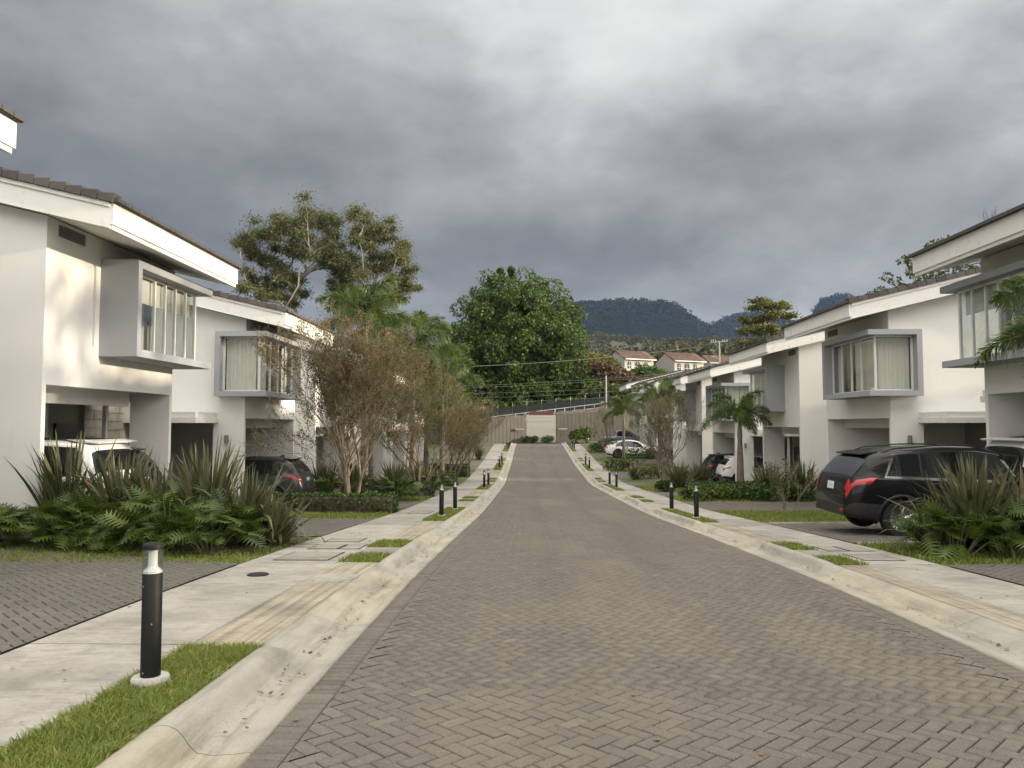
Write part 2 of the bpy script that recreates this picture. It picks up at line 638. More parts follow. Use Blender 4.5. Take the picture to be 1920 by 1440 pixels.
M['dpavers'] = paver_mat('drive_pavers', (0.118, 0.106, 0.09), 'island')
M['joint'] = plain('joint_sand', (0.014, 0.012, 0.010), 0.95, vary=0.3, scale=6)
M['soil'] = plain('soil', (0.055, 0.04, 0.028), 0.95, vary=0.4, scale=4, bumps=0.8, bscale=30)
M['lawn'] = plain('lawn_ground', (0.085, 0.105, 0.03), 0.95, vary=0.4, scale=3, bumps=0.8, bscale=80)
M['black'] = plain('black_powder_coat', (0.006, 0.007, 0.0075), 0.6, vary=0.2, scale=12, spec=0.25)
M['capwhite'] = plain('white_reflector', (0.86, 0.87, 0.88), 0.4, vary=0.02)
M['clear'] = glass_mat('clear_plastic', (0.90, 0.915, 0.91), 0.12)
M['footing'] = concrete_mat('footing_concrete', (0.47, 0.455, 0.41))
# ------------------------------------------------------------------ terrain


def hill(x, y):
    x = np.asarray(x, float)
    y = np.asarray(y, float)
    z = rz(np.clip(y, -40, 100)) - 0.35
    z = z + np.clip(y - 93, 0, 170) * 0.122 + np.clip(y - 263, 0, 900) * 0.116 + np.clip(y - 1163, 0, 3000) * 0.02
    far = np.clip((y - 150) / 300, 0, 1)
    z = z + far * (14 * np.sin(x / 130 + 1.3) * np.cos(y / 210) + 7 * np.sin(x / 55 + y / 80))
    side = np.clip((np.abs(x - 1) - 60) / 200, 0, 1)
    return z - side * 2.0


ys = np.concatenate([np.arange(-120, 90, 6.0), np.arange(90, 130, 2.0), np.arange(130, 300, 10.0), np.arange(300, 1300, 40.0), np.arange(1300, 5200, 300.0)])
xs = np.concatenate([np.arange(-2400, -600, 300.0), np.arange(-600, -60, 40.0), np.arange(-60, 64, 4.0), np.arange(64, 640, 40.0), np.arange(640, 2500, 300.0)])
GX, GY = np.meshgrid(xs, ys, indexing='ij')
mg, ng, pg, _ = newmat('hill_ground')
pos_ = worldpos(ng)
setc(ng, pg.inputs['Base Color'], ramp(ng, noise_tex(ng, pos_, 0.02, 8, 0.7), [(0.3, (0.03, 0.04, 0.016)), (0.5, (0.06, 0.062, 0.026)), (0.7, (0.10, 0.085, 0.045))]))
pg.inputs['Roughness'].default_value = 0.95
ter = link('ground', grid_mesh('ground', np.stack([GX, GY, hill(GX, GY)], -1)), mg)
finish(ter, kind='structure')


def strip(name, x0, x1, y0, y1, off, mat, nx=2, step=1.0, parent=None, kind='structure'):
    yv = np.arange(y0, y1 + step * 0.5, step)
    xv = np.linspace(x0, x1, nx)
    X, Y = np.meshgrid(xv, yv, indexing='ij')
    o = link(name, grid_mesh(name, np.stack([X, Y, rz(Y) + off], -1)), mat, parent)
    if parent is None:
        finish(o, kind=kind)
    return o


road = strip('road', RL - 0.02, RR + 0.02, -12, 92, -0.02, M['joint'], 4, 0.5)
yardL = strip('lawn', -34, SL - 0.005, -12, 92, KH - 0.012, M['lawn'], 12, 1.0)
yardR = strip('lawn', SR + 0.005, 40, -12, 92, KH - 0.012, M['lawn'], 12, 1.0)

# ------------------------------------------------------------------ block paving


def clip_poly(P, C):
    """clip polygon P by convex polygon C (counter-clockwise)"""
    out = list(P)
    for i in range(len(C)):
        a, b = C[i], C[(i + 1) % len(C)]
        ex, ey = b[0] - a[0], b[1] - a[1]
        src, out = out, []
        for j in range(len(src)):
            p, q = src[j], src[(j + 1) % len(src)]
            sp = ex * (p[1] - a[1]) - ey * (p[0] - a[0])
            sq = ex * (q[1] - a[1]) - ey * (q[0] - a[0])
            if sp >= 0:
                out.append(p)
            if (sp >= 0) != (sq >= 0):
                t = sp / (sp - sq)
                out.append((p[0] + t * (q[0] - p[0]), p[1] + t * (q[1] - p[1])))
        if len(out) < 3:
            return []
    return out


CAMF = np.array([-math.sin(cam.rotation_euler.z), math.cos(cam.rotation_euler.z)])


def in_view(x, y):
    d = x * CAMF[0] + y * CAMF[1]
    u = (x * CAMF[1] - y * CAMF[0]) / np.maximum(d, 0.1)
    return (d > 3.7) & (np.abs(u) < 0.70)


JG = 0.005       # half a joint


def paver_mesh(name, L, Wd):
    """one block with a chamfered top"""
    c = 0.006
    l, w = L / 2 - JG, Wd / 2 - JG
    mb = MB()
    v = [(-l, -w, -.05), (l, -w, -.05), (l, w, -.05), (-l, w, -.05), (-l, -w, -c), (l, -w, -c), (l, w, -c), (-l, w, -c),
         (-l + c, -w + c, 0), (l - c, -w + c, 0), (l - c, w - c, 0), (-l + c, w - c, 0)]
    f = [(8, 9, 10, 11)]
    for i in range(4):
        j = (i + 1) % 4
        f += [(i, j, 4 + j, 4 + i), (4 + i, 4 + j, 8 + j, 8 + i)]
    mb.add(v, f)
    return mb.mesh(name, recalc=False)


def herringbone(poly, rot, unit=0.1):
    xs_ = [p[0] for p in poly]
    ys_ = [p[1] for p in poly]
    cx, cy = (min(xs_) + max(xs_)) / 2, (min(ys_) + max(ys_)) / 2
    rad = math.hypot(max(xs_) - min(xs_), max(ys_) - min(ys_)) / 2 / unit + 4
    n = int(rad) + 2
    I, J = np.meshgrid(np.arange(-2 * n, 2 * n), np.arange(-n, n), indexing='ij')
    bx = (I + 2 * J).ravel().astype(float)
    by = (I - 2 * J).ravel().astype(float)
    c = np.concatenate([np.stack([bx + 1, by + 0.5, np.zeros_like(bx)], 1), np.stack([bx + 2.5, by, np.full_like(bx, math.pi / 2)], 1)])
    c[:, :2] *= unit
    ca, sa = math.cos(rot), math.sin(rot)
    x = c[:, 0] * ca - c[:, 1] * sa + cx
    y = c[:, 0] * sa + c[:, 1] * ca + cy
    keep = (x > min(xs_) - .15) & (x < max(xs_) + .15) & (y > min(ys_) - .15) & (y < max(ys_) + .15)
    return np.stack([x, y, c[:, 2] + rot], 1)[keep]


def lay_pavers(parent, poly, rot, off, n_single, mat_one, mat_many, borders=(), unit=0.1):
    P = herringbone(poly, rot, unit)
    hl, hw = unit - JG, unit / 2 - JG
    ca, sa = np.cos(P[:, 2]), np.sin(P[:, 2])
    corn = []
    for a, b in ((-1, -1), (1, -1), (1, 1), (-1, 1)):
        corn.append(np.stack([P[:, 0] + a * hl * ca - b * hw * sa, P[:, 1] + a * hl * sa + b * hw * ca], 1))
    corn = np.stack(corn, 1)                       # n,4,2
    ins = np.ones(corn.shape[:2], bool)
    for i in range(len(poly)):
        a, b = poly[i], poly[(i + 1) % len(poly)]
        ins &= ((b[0] - a[0]) * (corn[..., 1] - a[1]) - (b[1] - a[1]) * (corn[..., 0] - a[0])) >= 0
    full = ins.all(1)
    cx0, cx1, cy0, cy1 = min(p[0] for p in poly), max(p[0] for p in poly), min(p[1] for p in poly), max(p[1] for p in poly)
    part = ~full & (P[:, 0] > cx0 - .12) & (P[:, 0] < cx1 + .12) & (P[:, 1] > cy0 - .12) & (P[:, 1] < cy1 + .12)
    F = np.concatenate([np.concatenate([P[full], np.full((full.sum(), 1), 2 * unit), np.full((full.sum(), 1), unit)], 1)]
                       + [np.array(b, float).reshape(-1, 5) for b in borders if len(b)])
    # the blocks that show largest stay single objects
    vis = in_view(F[:, 0], F[:, 1])
    dist = np.where(vis, np.hypot(F[:, 0], F[:, 1]), 1e9)
    order = np.argsort(dist)[:n_single]
    order = order[dist[order] < 1e8]
    single = np.zeros(len(F), bool)
    single[order] = True
    cache = {}
    for x, y, a, L, Wd in F[single]:
        k = (round(L, 3), round(Wd, 3))
        if k not in cache:
            cache[k] = paver_mesh('paver', L, Wd)
            cache[k].materials.append(mat_one)
        o = link('paver', cache[k], None, parent)
        o.location = (x, y, rzf(y) + off + random.gauss(0, 0.0013))
        sl_ = (rzf(y + .2) - rzf(y - .2)) / .4
        q = Matrix.Rotation(math.atan(sl_), 4, 'X') @ Matrix.Rotation(a + random.gauss(0, .006), 4, 'Z')
        e = q.to_euler()
        o.rotation_euler = (e.x + random.gauss(0, .006), e.y + random.gauss(0, .006), e.z)
    G = F[~single]
    ca, sa = np.cos(G[:, 2]), np.sin(G[:, 2])
    n = len(G)
    dz = rng.normal(0, 0.0013, n)
    tx, ty = rng.normal(0, .006, n), rng.normal(0, .006, n)
    ring = {}
    for lev, c, zz in (('o', 0.0, -.018), ('i', 0.006, 0.0)):
        pts = []
        for a, b in ((-1, -1), (1, -1), (1, 1), (-1, 1)):
            l = a * (G[:, 3] / 2 - JG - c)
            w = b * (G[:, 4] / 2 - JG - c)
            X = G[:, 0] + l * ca - w * sa
            Y = G[:, 1] + l * sa + w * ca
            pts.append(np.stack([X, Y, rz(Y) + off + zz + dz + l * tx + w * ty], 1))
        ring[lev] = np.stack(pts, 1)
    V = np.concatenate([ring['o'], ring['i']], 1)            # n,8,3
    fidx = np.array([(4, 5, 6, 7), (0, 1, 5, 4), (1, 2, 6, 5), (2, 3, 7, 6), (3, 0, 4, 7)])
    vs = V.reshape(-1, 3)
    FI = (np.arange(n)[:, None, None] * 8 + fidx[None]).reshape(-1, 4)
    # cut blocks along the edges
    cv, cf = [], []
    nb = len(vs)
    for q in (corn[part] - corn[part].mean(1, keepdims=True)) * 1.035 + corn[part].mean(1, keepdims=True):
        pp = clip_poly([tuple(k) for k in q], poly)
        if len(pp) < 3:
            continue
        i0 = nb + len(cv)
        for x, y in pp:
            cv.append((x, y, rzf(y) + off))
        cf.append(tuple(range(i0, i0 + len(pp))))
    me = bpy.data.meshes.new('pavers')
    allv = np.concatenate([vs, np.array(cv)]) if cv else vs
    me.vertices.add(len(allv))
    me.vertices.foreach_set('co', allv.astype(np.float32).ravel())
    lens = [4] * len(FI) + [len(f) for f in cf]
    li = np.concatenate([FI.ravel()] + ([np.concatenate([np.array(f) for f in cf])] if cf else []))
    me.loops.add(len(li))
    me.loops.foreach_set('vertex_index', li.astype(np.int32))
    me.polygons.add(len(lens))
    me.polygons.foreach_set('loop_start', np.concatenate([[0], np.cumsum(lens)[:-1]]).astype(np.int32))
    me.update(calc_edges=True)
    link('remaining_pavers', me, mat_many, parent, 'stuff')


def soldier(x0, x1, y0, y1, w=0.1):
    return [((x0 + x1) / 2, y, 0.0, abs(x1 - x0), w) for y in np.arange(y0 + w / 2, y1, w)]


lay_pavers(road, [(RL + .21, 1.5), (RR - .21, 1.5), (RR - .21, 88), (RL + .21, 88)], R(-45), 0.0, 300, M['paver'], M['pavers'],
           [soldier(RL + .008, RL + .205, 1.5, 88), soldier(RR - .205, RR - .008, 1.5, 88)])
# a worn manhole lid and the shallow cross gutter where the road dips
cg = MB()
for i in range(24):
    xa = RL + (RR - RL) * i / 24
    xb = RL + (RR - RL) * (i + 1) / 24 - .012
    cg.box((xa, 46.2, rzf(46.5) - .02), (xb, 46.75, rzf(46.5) + .006))
cg.build('cross_gutter', M['dpavers'], road)


def drive(name, poly, n_single, rot=R(45), many=True):
    mb = MB()
    ps = [(p[0], p[1]) for p in poly]
    # triangulated base sheet that follows the ground
    xs_ = [p[0] for p in ps]
    ys_ = [p[1] for p in ps]
    yv = np.linspace(min(ys_), max(ys_), 14)
    for a, b in zip(yv[:-1], yv[1:]):
        q = clip_poly([(min(xs_), a), (max(xs_), a), (max(xs_), b), (min(xs_), b)], ps)
        if len(q) >= 3:
            mb.add([(x, y, rzf(y) + KH - .008) for x, y in q], [tuple(range(len(q)))])
    o = mb.build(name, M['joint'] if many else M['dpavers'], None)
    finish(o, kind='structure')
    if many:
        lay_pavers(o, ps, rot, KH + .006, n_single, M['dpaver'], M['dpavers'])
    return o


drive('driveway', [(-9.4, .6), (SL - .01, .6), (SL - .01, 10.45), (-4.6, 10.75), (-9.4, 12.7)], 300)
drive('driveway', [(-9.1, 14.4), (SL - .01, 14.6), (SL - .01, 19.6), (-9.1, 20.2)], 0)
drive('driveway', [(-9.1, 24.3), (SL - .01, 24.6), (SL - .01, 28.6), (-9.1, 28.6)], 0)
drive('driveway', [(SR + .01, .6), (13, .6), (13, 12.3), (8.6, 11.45), (SR + .01, 10.55)], 120)
drive('driveway', [(SR + .01, 13.6), (11.1, 13.9), (11.1, 18.9), (SR + .01, 18.3)], 120)
drive('driveway', [(SR + .01, 23.8), (11.1, 24.4), (11.1, 29.2), (SR + .01, 28.4)], 0)
for a, b in ((32.0, 36.6), (42.0, 46.6), (50.0, 54.6), (60, 64.6), (67.6, 72.4), (77.5, 82)):
    drive('driveway', [(SR + .01, a - .3), (11.1, a), (11.1, b), (SR + .01, b - .2)], 0, many=False)
    drive('driveway', [(-9.0, a), (SL - .01, a - .2), (SL - .01, b), (-9.0, b)], 0, many=False)
# white edging lines beside the nearest right driveway
for p, q in (((SR + .05, 13.5), (8.2, 13.72)), ((SR + .05, 18.45), (10.9, 19.0))):
    mb = MB()
    n = 14
    pts = []
    for i in range(n + 1):
        t = i / n
        x, y = p[0] + (q[0] - p[0]) * t, p[1] + (q[1] - p[1]) * t
        pts.append((x, y, rzf(y) + KH + .004))
    mb.tube(pts, .035, 4)
    finish(mb.build('concrete_edging', M['footing']), kind='structure')

# ------------------------------------------------------------------ kerbs
RAISED = [(-20, 6.0), (10.7, 13.75), (19.0, 25.0), (28.6, 31.6), (38, 43.6), (46.6, 49.6), (56, 62.6), (64.6, 67.6), (75, 81.6)]
RAISED_R = [(-20, 4.6), (10.6, 13.5), (18.7, 24.6), (28.4, 32.4), (37.2, 44.2), (46.6, 49.6), (55.2, 62), (64.6, 67.6), (75, 81.8)]
U = np.array([0, .18, .36, .50, .57, .63, .69, .76, .84, .92, 1.0])
HI = np.array([0, -.012, -.018, -.006, .03, .080, .118, .136, .138, .128, .104])
LO = np.array([0, -.010, -.014, -.004, .008, .024, .040, .056, .071, .087, .10])


def raised(y, zones):
    w = np.zeros_like(y)
    for a, b in zones:
        w = np.maximum(w, np.clip((y - a + .14) / .3, 0, 1) * np.clip((b + .14 - y) / .3, 0, 1))
    return w * w * (3 - 2 * w)


def kerb(side, zones):
    e0, e1 = (RL, KL) if side < 0 else (RR, KR)
    par = empty('kerb', (0, 0, 0))
    par['kind'] = 'structure'
    y = -8.0
    k = 0
    while y < 88:
        ln = 3.05
        yv = np.concatenate([[y + .0025], np.arange(y + .08, y + ln - .05, .08), [y + ln - .0025]])
        w = raised(yv, zones)[:, None]
        prof = HI[None] * w + LO[None] * (1 - w)
        nz = np.array([[mnoise.noise((u * 9, yy * 2.2, side)) for u in U] for yy in yv]) * .006 * np.linspace(.2, 1, len(U))[None]
        X = e0 + (e1 - e0) * U[None].repeat(len(yv), 0) + nz * (1.2 if side < 0 else -1.2)
        Y = yv[:, None].repeat(len(U), 1)
        Z = rz(Y) + prof + nz
        P = np.stack([X, Y, Z], -1)
        if side > 0:
            P = P[::-1]
        # skirts at both long edges
        P0 = P[:, :1].copy()
        P0[..., 2] -= .08
        P1 = P[:, -1:].copy()
        P1[..., 2] -= .08
        P = np.concatenate([P0, P, P1], 1)
        link('kerb_segment', grid_mesh('kerb_segment', P), M['kerb'], par)
        y += ln
        k += 1


kerb(-1, RAISED)
kerb(1, RAISED_R)
# dark bed under joints
for a, b in ((KL - .02, RL + .01), (RR - .01, KR + .02)):
    strip('kerb_bed', a, b, -8, 88, -.03, M['soil'], 2, 1.0)


# ------------------------------------------------------------------ sidewalks
def slab(name, x0, x1, y0, y1, off, mat, parent, g=.006, th=.07, tilt=0.0):
    mb = MB()
    yv = np.linspace(y0 + g, y1 - g, max(2, int((y1 - y0) / 1.2) + 1))
    c = .008
    for a, b in zip(yv[:-1], yv[1:]):
        pass
    top, low = [], []
    vs, fs = [], []
    for y in yv:
        z = rzf(y) + off
        vs += [(x0 + g, y, z - th), (x0 + g, y, z - c), (x0 + g + c, y, z), (x1 - g - c, y, z + tilt), (x1 - g, y, z - c + tilt), (x1 - g, y, z - th)]
    for i in range(len(yv) - 1):
        for k in range(5):
            fs.append((i * 6 + k, i * 6 + k + 1, i * 6 + 7 + k, i * 6 + 6 + k))
    fs.append(tuple(range(5, -1, -1)))
    m = (len(yv) - 1) * 6
    fs.append(tuple(range(m, m + 6)))
    mb.add(vs, fs)
    return mb.build(name, mat, parent)


def sidewalk(x0, x1, verge0, verge1, zones, name):
    par = strip(name, min(x0, verge0), max(x1, verge1), -8, 86, KH - .05, M['soil'], 2, 1.0)
    y = -5.6
    k = 0
    while y < 84:
        ln = 2.42 if k % 3 else 2.2
        slab('sidewalk_slab', x0, x1, y, y + ln, KH + random.gauss(0, .002), M['conc'] if k % 4 != 2 else M['oldconc'] if k > 6 else M['conc'], par)
        y += ln
        k += 1
    # ribbed aprons between the grass strips
    zs = [z for z in zones]
    for (a, b), (c, d) in zip(zs[:-1], zs[1:]):
        y = b
        n = max(1, round((c - b) / 2.6))
        for i in range(n):
            slab('apron_slab', verge0, verge1, b + (c - b) * i / n, b + (c - b) * (i + 1) / n, KH + .002, M['ribbed'], par)
    # a plain slab between each pair of small grass squares
    for a, b in zs:
        if 2 < b - a < 4.5:
            m0, m1 = a + (b - a) * .31, a + (b - a) * .63
            slab('stepping_slab', verge0, verge1, m0, m1, KH + .004, M['oldconc'], par)
    return par


swL = sidewalk(SL, VL, VL, KL, RAISED, 'sidewalk')
swR = sidewalk(VR, SR, KR, VR, RAISED_R, 'sidewalk')
# service lids set into the slabs
LIDS = [(swL, -3.62, -2.86, 10.9, 11.9), (swL, -3.55, -3.1, 12.35, 13.0), (swL, -3.05, -2.75, 12.35, 13.0), (swL, -3.6, -3.0, 13.5, 14.2), (swL, -3.5, -2.9, 22.0, 23.4),
        (swR, 4.75, 5.3, 11.1, 11.9), (swR, 4.7, 5.0, 12.3, 13.0), (swR, 5.05, 5.4, 12.3, 13.0)]
for par, x0, x1, y0, y1 in LIDS:
    fr = MB()
    fr.add([(x0 - .02, y0 - .02, rzf(y0) + KH + .0045), (x1 + .02, y0 - .02, rzf(y0) + KH + .0045), (x1 + .02, y1 + .02, rzf(y1) + KH + .0045), (x0 - .02, y1 + .02, rzf(y1) + KH + .0045)], [(0, 1, 2, 3)])
    fr.build('lid_frame', M['joint'], par)
    slab('service_lid', x0, x1, y0, y1, KH + .0085, M['oldconc'], par, g=.002, th=.003)
mb = MB()
mb.lathe([(.13, 0), (.13, .008), (.12, .011), (0.01, .011)], 28)
mb.build('round_lid', M['joint'], swL, loc=(-3.35, 9.5, rzf(9.5) + KH + .002))
mb = MB()
mb.lathe([(.27, 0), (.27, .004), (.25, .006), (0.01, .006)], 28)
mb.build('round_patch', M['conc'], swL, loc=(-2.34, 9.3, rzf(9.3) + KH + .003))

# ------------------------------------------------------------------ grass
M['grass'] = leaf_mat('grass_blades', [(0.075, 0.105, 0.018), (0.16, 0.215, 0.034), (0.24, 0.29, 0.055), (0.36, 0.31, 0.15)], 0.38, 0.6, 2.5)


def grass(name, rects, dens, h, w=.006, lean=.5):
    """rects: (x0, x1, y0, y1)"""
    P = []
    for x0, x1, y0, y1 in rects:
        n = int(abs((x1 - x0) * (y1 - y0)) * dens)
        P.append(np.stack([rng.uniform(x0, x1, n), rng.uniform(y0, y1, n)], 1))
    P = np.concatenate(P)
    wear = np.array([mnoise.noise((p[0] * 3.1 + 7, p[1] * 3.1, 2.0)) + .5 * mnoise.noise((p[0] * 9, p[1] * 9, 4.0)) for p in P])
    P = P[wear + rng.uniform(-.25, .25, len(P)) > -.42]
    P += rng.normal(0, .012, P.shape)
    n = len(P)
    z = rz(P[:, 1]) + KH - .012
    a = rng.uniform(0, 2 * math.pi, n)
    b = rng.uniform(0, 2 * math.pi, n)
    clump = np.array([mnoise.noise((p[0] * 2.3, p[1] * 2.3, 0)) for p in P]) if n < 60000 else np.zeros(n)
    hh = h * rng.uniform(.45, 1.15, n) * (1 + .35 * clump)
    ww = w * rng.uniform(.7, 1.3, n)
    ln = hh * rng.uniform(.1, 1.0, n) * lean * 1.6
    base = np.stack([P[:, 0], P[:, 1], z], 1)
    d = np.stack([np.cos(a), np.sin(a), np.zeros(n)], 1) * ww[:, None]
    t = np.stack([np.cos(b) * ln, np.sin(b) * ln, hh], 1)
    Q = np.stack([base - d, base + d, base + t + d * .25, base + t - d * .25], 1)
    o = link(name, np_mesh(name, Q), M['grass'])
    return finish(o, kind='stuff')


def verge_base(rects):
    mb = MB()
    for x0, x1, y0, y1 in rects:
        yv = np.linspace(y0, y1, max(2, int((y1 - y0) / 1.0) + 1))
        for a, b in zip(yv[:-1], yv[1:]):
            mb.add([(x0, a, rzf(a) + KH - .006), (x1, a, rzf(a) + KH - .006), (x1, b, rzf(b) + KH - .006), (x0, b, rzf(b) + KH - .006)], [(0, 1, 2, 3)])
    finish(mb.build('verge_soil', M['lawn']), kind='structure')


def verges(x0, x1, zones):
    near, far = [], []
    for a, b in zones:
        if 2 < b - a < 4.5:
            r_ = [(x0, x1, a, a + (b - a) * .31), (x0, x1, a + (b - a) * .63, b)]
        else:
            r_ = [(x0, x1, max(a, 1.5), b)]
        for q in r_:
            (near if q[2] < 8 else far).append(q)
    return near, far


nl, fl = verges(VL, KL + .01, RAISED)
nr, fr_ = verges(KR - .01, VR, RAISED_R)
verge_base(nl + fl + nr + fr_)
grass('grass', [(VL - .015, KL + .02, 2.2, 6.02)], 13000, .045, .0042, 1.3)
grass('grass', fl + fr_, 2600, .06, .008, .7)
# rough lawn strips round the beds
grass('grass', [(-9, SL - .02, 10.5, 11.3), (-9.0, SL, 11.2, 14.2)], 900, .05, .009)
grass('grass', [(SR + .03, 10.5, 10.75, 11.7), (SR + .03, 9, 11.7, 13.4)], 1300, .08, .009)
grass('grass', [(-9, SL - .03, 20.0, 24.2), (SR + .03, 11, 19.0, 23.6)], 500, .07, .012)
grass('grass', [(SR + .03, 11, 29, 32), (SR + .03, 9, 37, 41.6), (SR + .03, 10, 55, 59.5), (SR + .03, 9, 65, 67.2), (SR + .03, 9, 73, 77), (-9, SL - .03, 29, 32)], 260, .09, .02)
# ------------------------------------------------------------------ town houses
FL, FR = -8.90, 11.06
TL = 5.1                       # facade length
PITCH = 0.24
RD = 8.4                       # house depth; the ridge is half way


def wavy(mb, a, b, n, amp, mk):
    """pleated cloth strip between parameters a and b; mk(p, off, z0/z1)"""
    vs, fs = [], []
    for i in range(n + 1):
        p = a + (b - a) * i / n
        off = amp * math.sin(i * 1.9 + math.sin(i * .7))
        vs += [mk(p, off, 0), mk(p, off, 1)]
    for i in range(n):
        fs.append((2 * i, 2 * i + 2, 2 * i + 3, 2 * i + 1))
    mb.add(vs, fs)


TILE_ME = None


def house(side, y0, typ, E, label, style=0, near_detail=True):
    global TILE_ME
    X0 = FL if side < 0 else FR
    ym = y0 + TL / 2
    base = Vector((X0, ym, rzf(ym)))
    H = empty('town_house', base, label, 'house', 'row houses along the street')

    def f(p):
        s, t, z = p
        return (side * s, (t if typ == 'A' else TL - t) - TL / 2, z)

    def part(name, mat, mb, parent=H, **k):
        return mb.build(name, mat, parent, **k)

    zr = lambda s: E - .47 + PITCH * (min(s, RD - s) + 1.4)
    lo, hi, T0, T1 = 3.88, 5.58, 1.96, 5.1
    g0 = 3.05
    # upper walls
    m = MB(f)
    m.box((0, 0, g0), (.15, TL, lo))
    m.box((0, 0, lo), (.15, 1.52, hi)).box((.05, 1.52, lo), (.15, 1.64, hi)).box((0, 1.64, lo), (.15, T0, hi))
    m.prism([(0, hi), (.15, hi), (.15, zr(.15)), (0, zr(0))], 1, 0, TL)
    m2 = [(.15, g0), (RD, g0), (RD, zr(RD)), (RD / 2, zr(RD / 2)), (.15, zr(.15))]
    m.prism(m2, 1, 0, .15)
    m.prism([(.15, g0), (.75, g0), (.75, lo), (.15, lo)], 1, TL - .15, TL)
    m.prism([(.15, hi), (.75, hi), (.75, zr(.75)), (.15, zr(.15))], 1, TL - .15, TL)
    m.prism([(.75, g0), (RD, g0), (RD, zr(RD)), (RD / 2, zr(RD / 2)), (.75, zr(.75))], 1, TL - .15, TL)
    m.box((RD - .15, .15, g0), (RD, TL - .15, zr(RD - .15)))
    part('upper_wall', M['white'], m)
    # ground floor: long side wall, short return, back of the carport
    part('side_wall', M['white'], MB(f).box((0, 0, -.5), (RD, .12, g0)))
    part('return_wall', M['white'], MB(f).box((0, TL - .12, -.5), (.98, TL, g0)))
    part('court_side_wall', M['white'], MB(f).box((3.1, TL - .12, -.5), (RD, TL, g0)))
    part('carport_back_wall', M['dgrey'], MB(f).box((5.0, .12, -.5), (5.15, TL - .12, g0 + .02)))  # a white wall; its shade is put into the grey
    part('carport_column', M['white'], MB(f).box((4.4, 2.55, -.3), (4.55, 2.72, g0 + .02)))
    part('upper_floor_slab', M['soffit'], MB(f).box((.15, .15, g0 + .03), (RD - .15, TL - .15, g0 + .2)))
    part('carport_floor', M['floor'], MB(f).box((.02, .12, -.3), (5, TL - .12, .14)))
    part('carport_beam', M['soffit'], MB(f).box((.62, .12, 2.74), (.78, 4.25, g0 + .03)))
    # roof
    m = MB(f)
    e0, e1 = -.34, 5.64
    top = lambda s: E + .02 + PITCH * (min(s, RD - s) + 1.4)
    m.prism([(-1.46, top(-1.46)), (RD / 2, top(RD / 2)), (RD + 1.46, top(RD + 1.46)), (RD + 1.46, top(RD + 1.46) + .06), (RD / 2, top(RD / 2) + .06), (-1.46, top(-1.46) + .06)], 1, e0, e1)
    roof = part('roof', M['roof'], m)
    m = MB(f)
    for i in range(24):
        a = e0 + (e1 - e0) * i / 24
        m.box((-1.50, a + .008, top(-1.46) + .012), (-1.2, a + (e1 - e0) / 24 - .008, top(-1.46) + .085))
    part('eave_tiles', M['tile'], m, roof)
    # fascia, barge boards, soffit
    m = MB(f)
    m.box((-1.40, -.30, E - .385), (-1.33, 5.60, E + .02))
    m.box((-1.365, -.27, E - .47), (-1.31, 5.57, E - .385))
    part('fascia', M['fascia'], m)
    for a, b in ((-.30, -.24), (5.54, 5.60)):
        q = lambda s, d: (s, E - d + PITCH * (s + 1.4))
        m = MB(f).prism([q(-1.33, .47), q(RD / 2, .47), q(RD / 2, .085), q(-1.33, .085)], 1, a, b)
        bb = part('barge_board', M['fascia'], m)
        w = -.035 if a < 0 else .035
        MB(f).prism([q(-1.33, .085), q(RD / 2, .085), q(RD / 2, -.02), q(-1.33, -.02)], 1, a + min(w, 0), b + max(w, 0)).build('barge_ledge', M['fascia'], bb)
        part('barge_board', M['fascia'], MB(f).prism([(RD - s_, z_) for s_, z_ in (q(-1.33, .47), q(RD / 2, .47), q(RD / 2, -.02), q(-1.33, -.02))], 1, a, b))
    m = MB(f)
    q = lambda s, d: (s, E - d + PITCH * (s + 1.4))
    m.prism([q(-1.31, .455), q(0.0, .455), q(0.0, .42), q(-1.31, .42)], 1, -.24, 5.54)
    for a, b in ((-.24, 0.0), (TL, 5.54)):
        m.prism([q(0.0, .455), q(RD / 2, .455), q(RD / 2, .42), q(0.0, .42)], 1, a, b)
    part('soffit', M['soffit'], m)
    # verge tiles on the end that faces the camera
    if TILE_ME is None:
        tb = MB().prism([(-.155, -.06), (.135, -.06), (.135, .062), (-.155, .118)], 1, -.13, .13)
        TILE_ME = tb.mesh('verge_tile', bevel=.008)
        TILE_ME.materials.append(M['tile'])
    if near_detail:
        te = -.26 if typ == 'A' else 5.56
        for i in range(22):
            s = -1.42 + .292 * (i + .5)
            if s > RD / 2:
                break
            o = link('verge_tile', TILE_ME, None, roof)
            o.location = f((s, te, E + .06 + PITCH * (s + 1.4)))
            o.rotation_euler = (random.gauss(0, .02), -side * math.atan(PITCH) + random.gauss(0, .015), 0 if side > 0 else math.pi)
            if side < 0:
                o.rotation_euler[1] = -math.atan(PITCH) + random.gauss(0, .015)
    # louvred vent under the eave
    vz0, vz1 = E - .43, E - .21
    vent = part('vent', M['louver'], MB(f).box((-.012, .35, vz0), (.0, 1.2, vz1)))
    for k in range(4):
        z = vz0 + .015 + k * (vz1 - vz0 - .03) / 4
        m = MB(f).prism([(-.012, z + .012), (-.055, z), (-.055, z + .012), (-.012, z + .03)], 1, .38, 1.17)
        m.build('louver', M['dgrey'], vent)
    # corner bay window in a grey frame
    bay = MB(f)
    bay.box((-.8, 1.8, 5.58), (0, 5.5, 5.74)).box((0, TL, 5.58), (.82, 5.5, 5.74))
    bay.box((-.8, 1.8, 3.72), (0, 5.5, 3.88)).box((0, TL, 3.72), (.82, 5.5, 3.88))
    bay.box((-.8, 1.8, 3.88), (0, T0, 5.58))
    bay.box((.66, TL, 3.88), (.82, 5.5, 5.58))
    B = part('bay_window', M['grey'], bay)
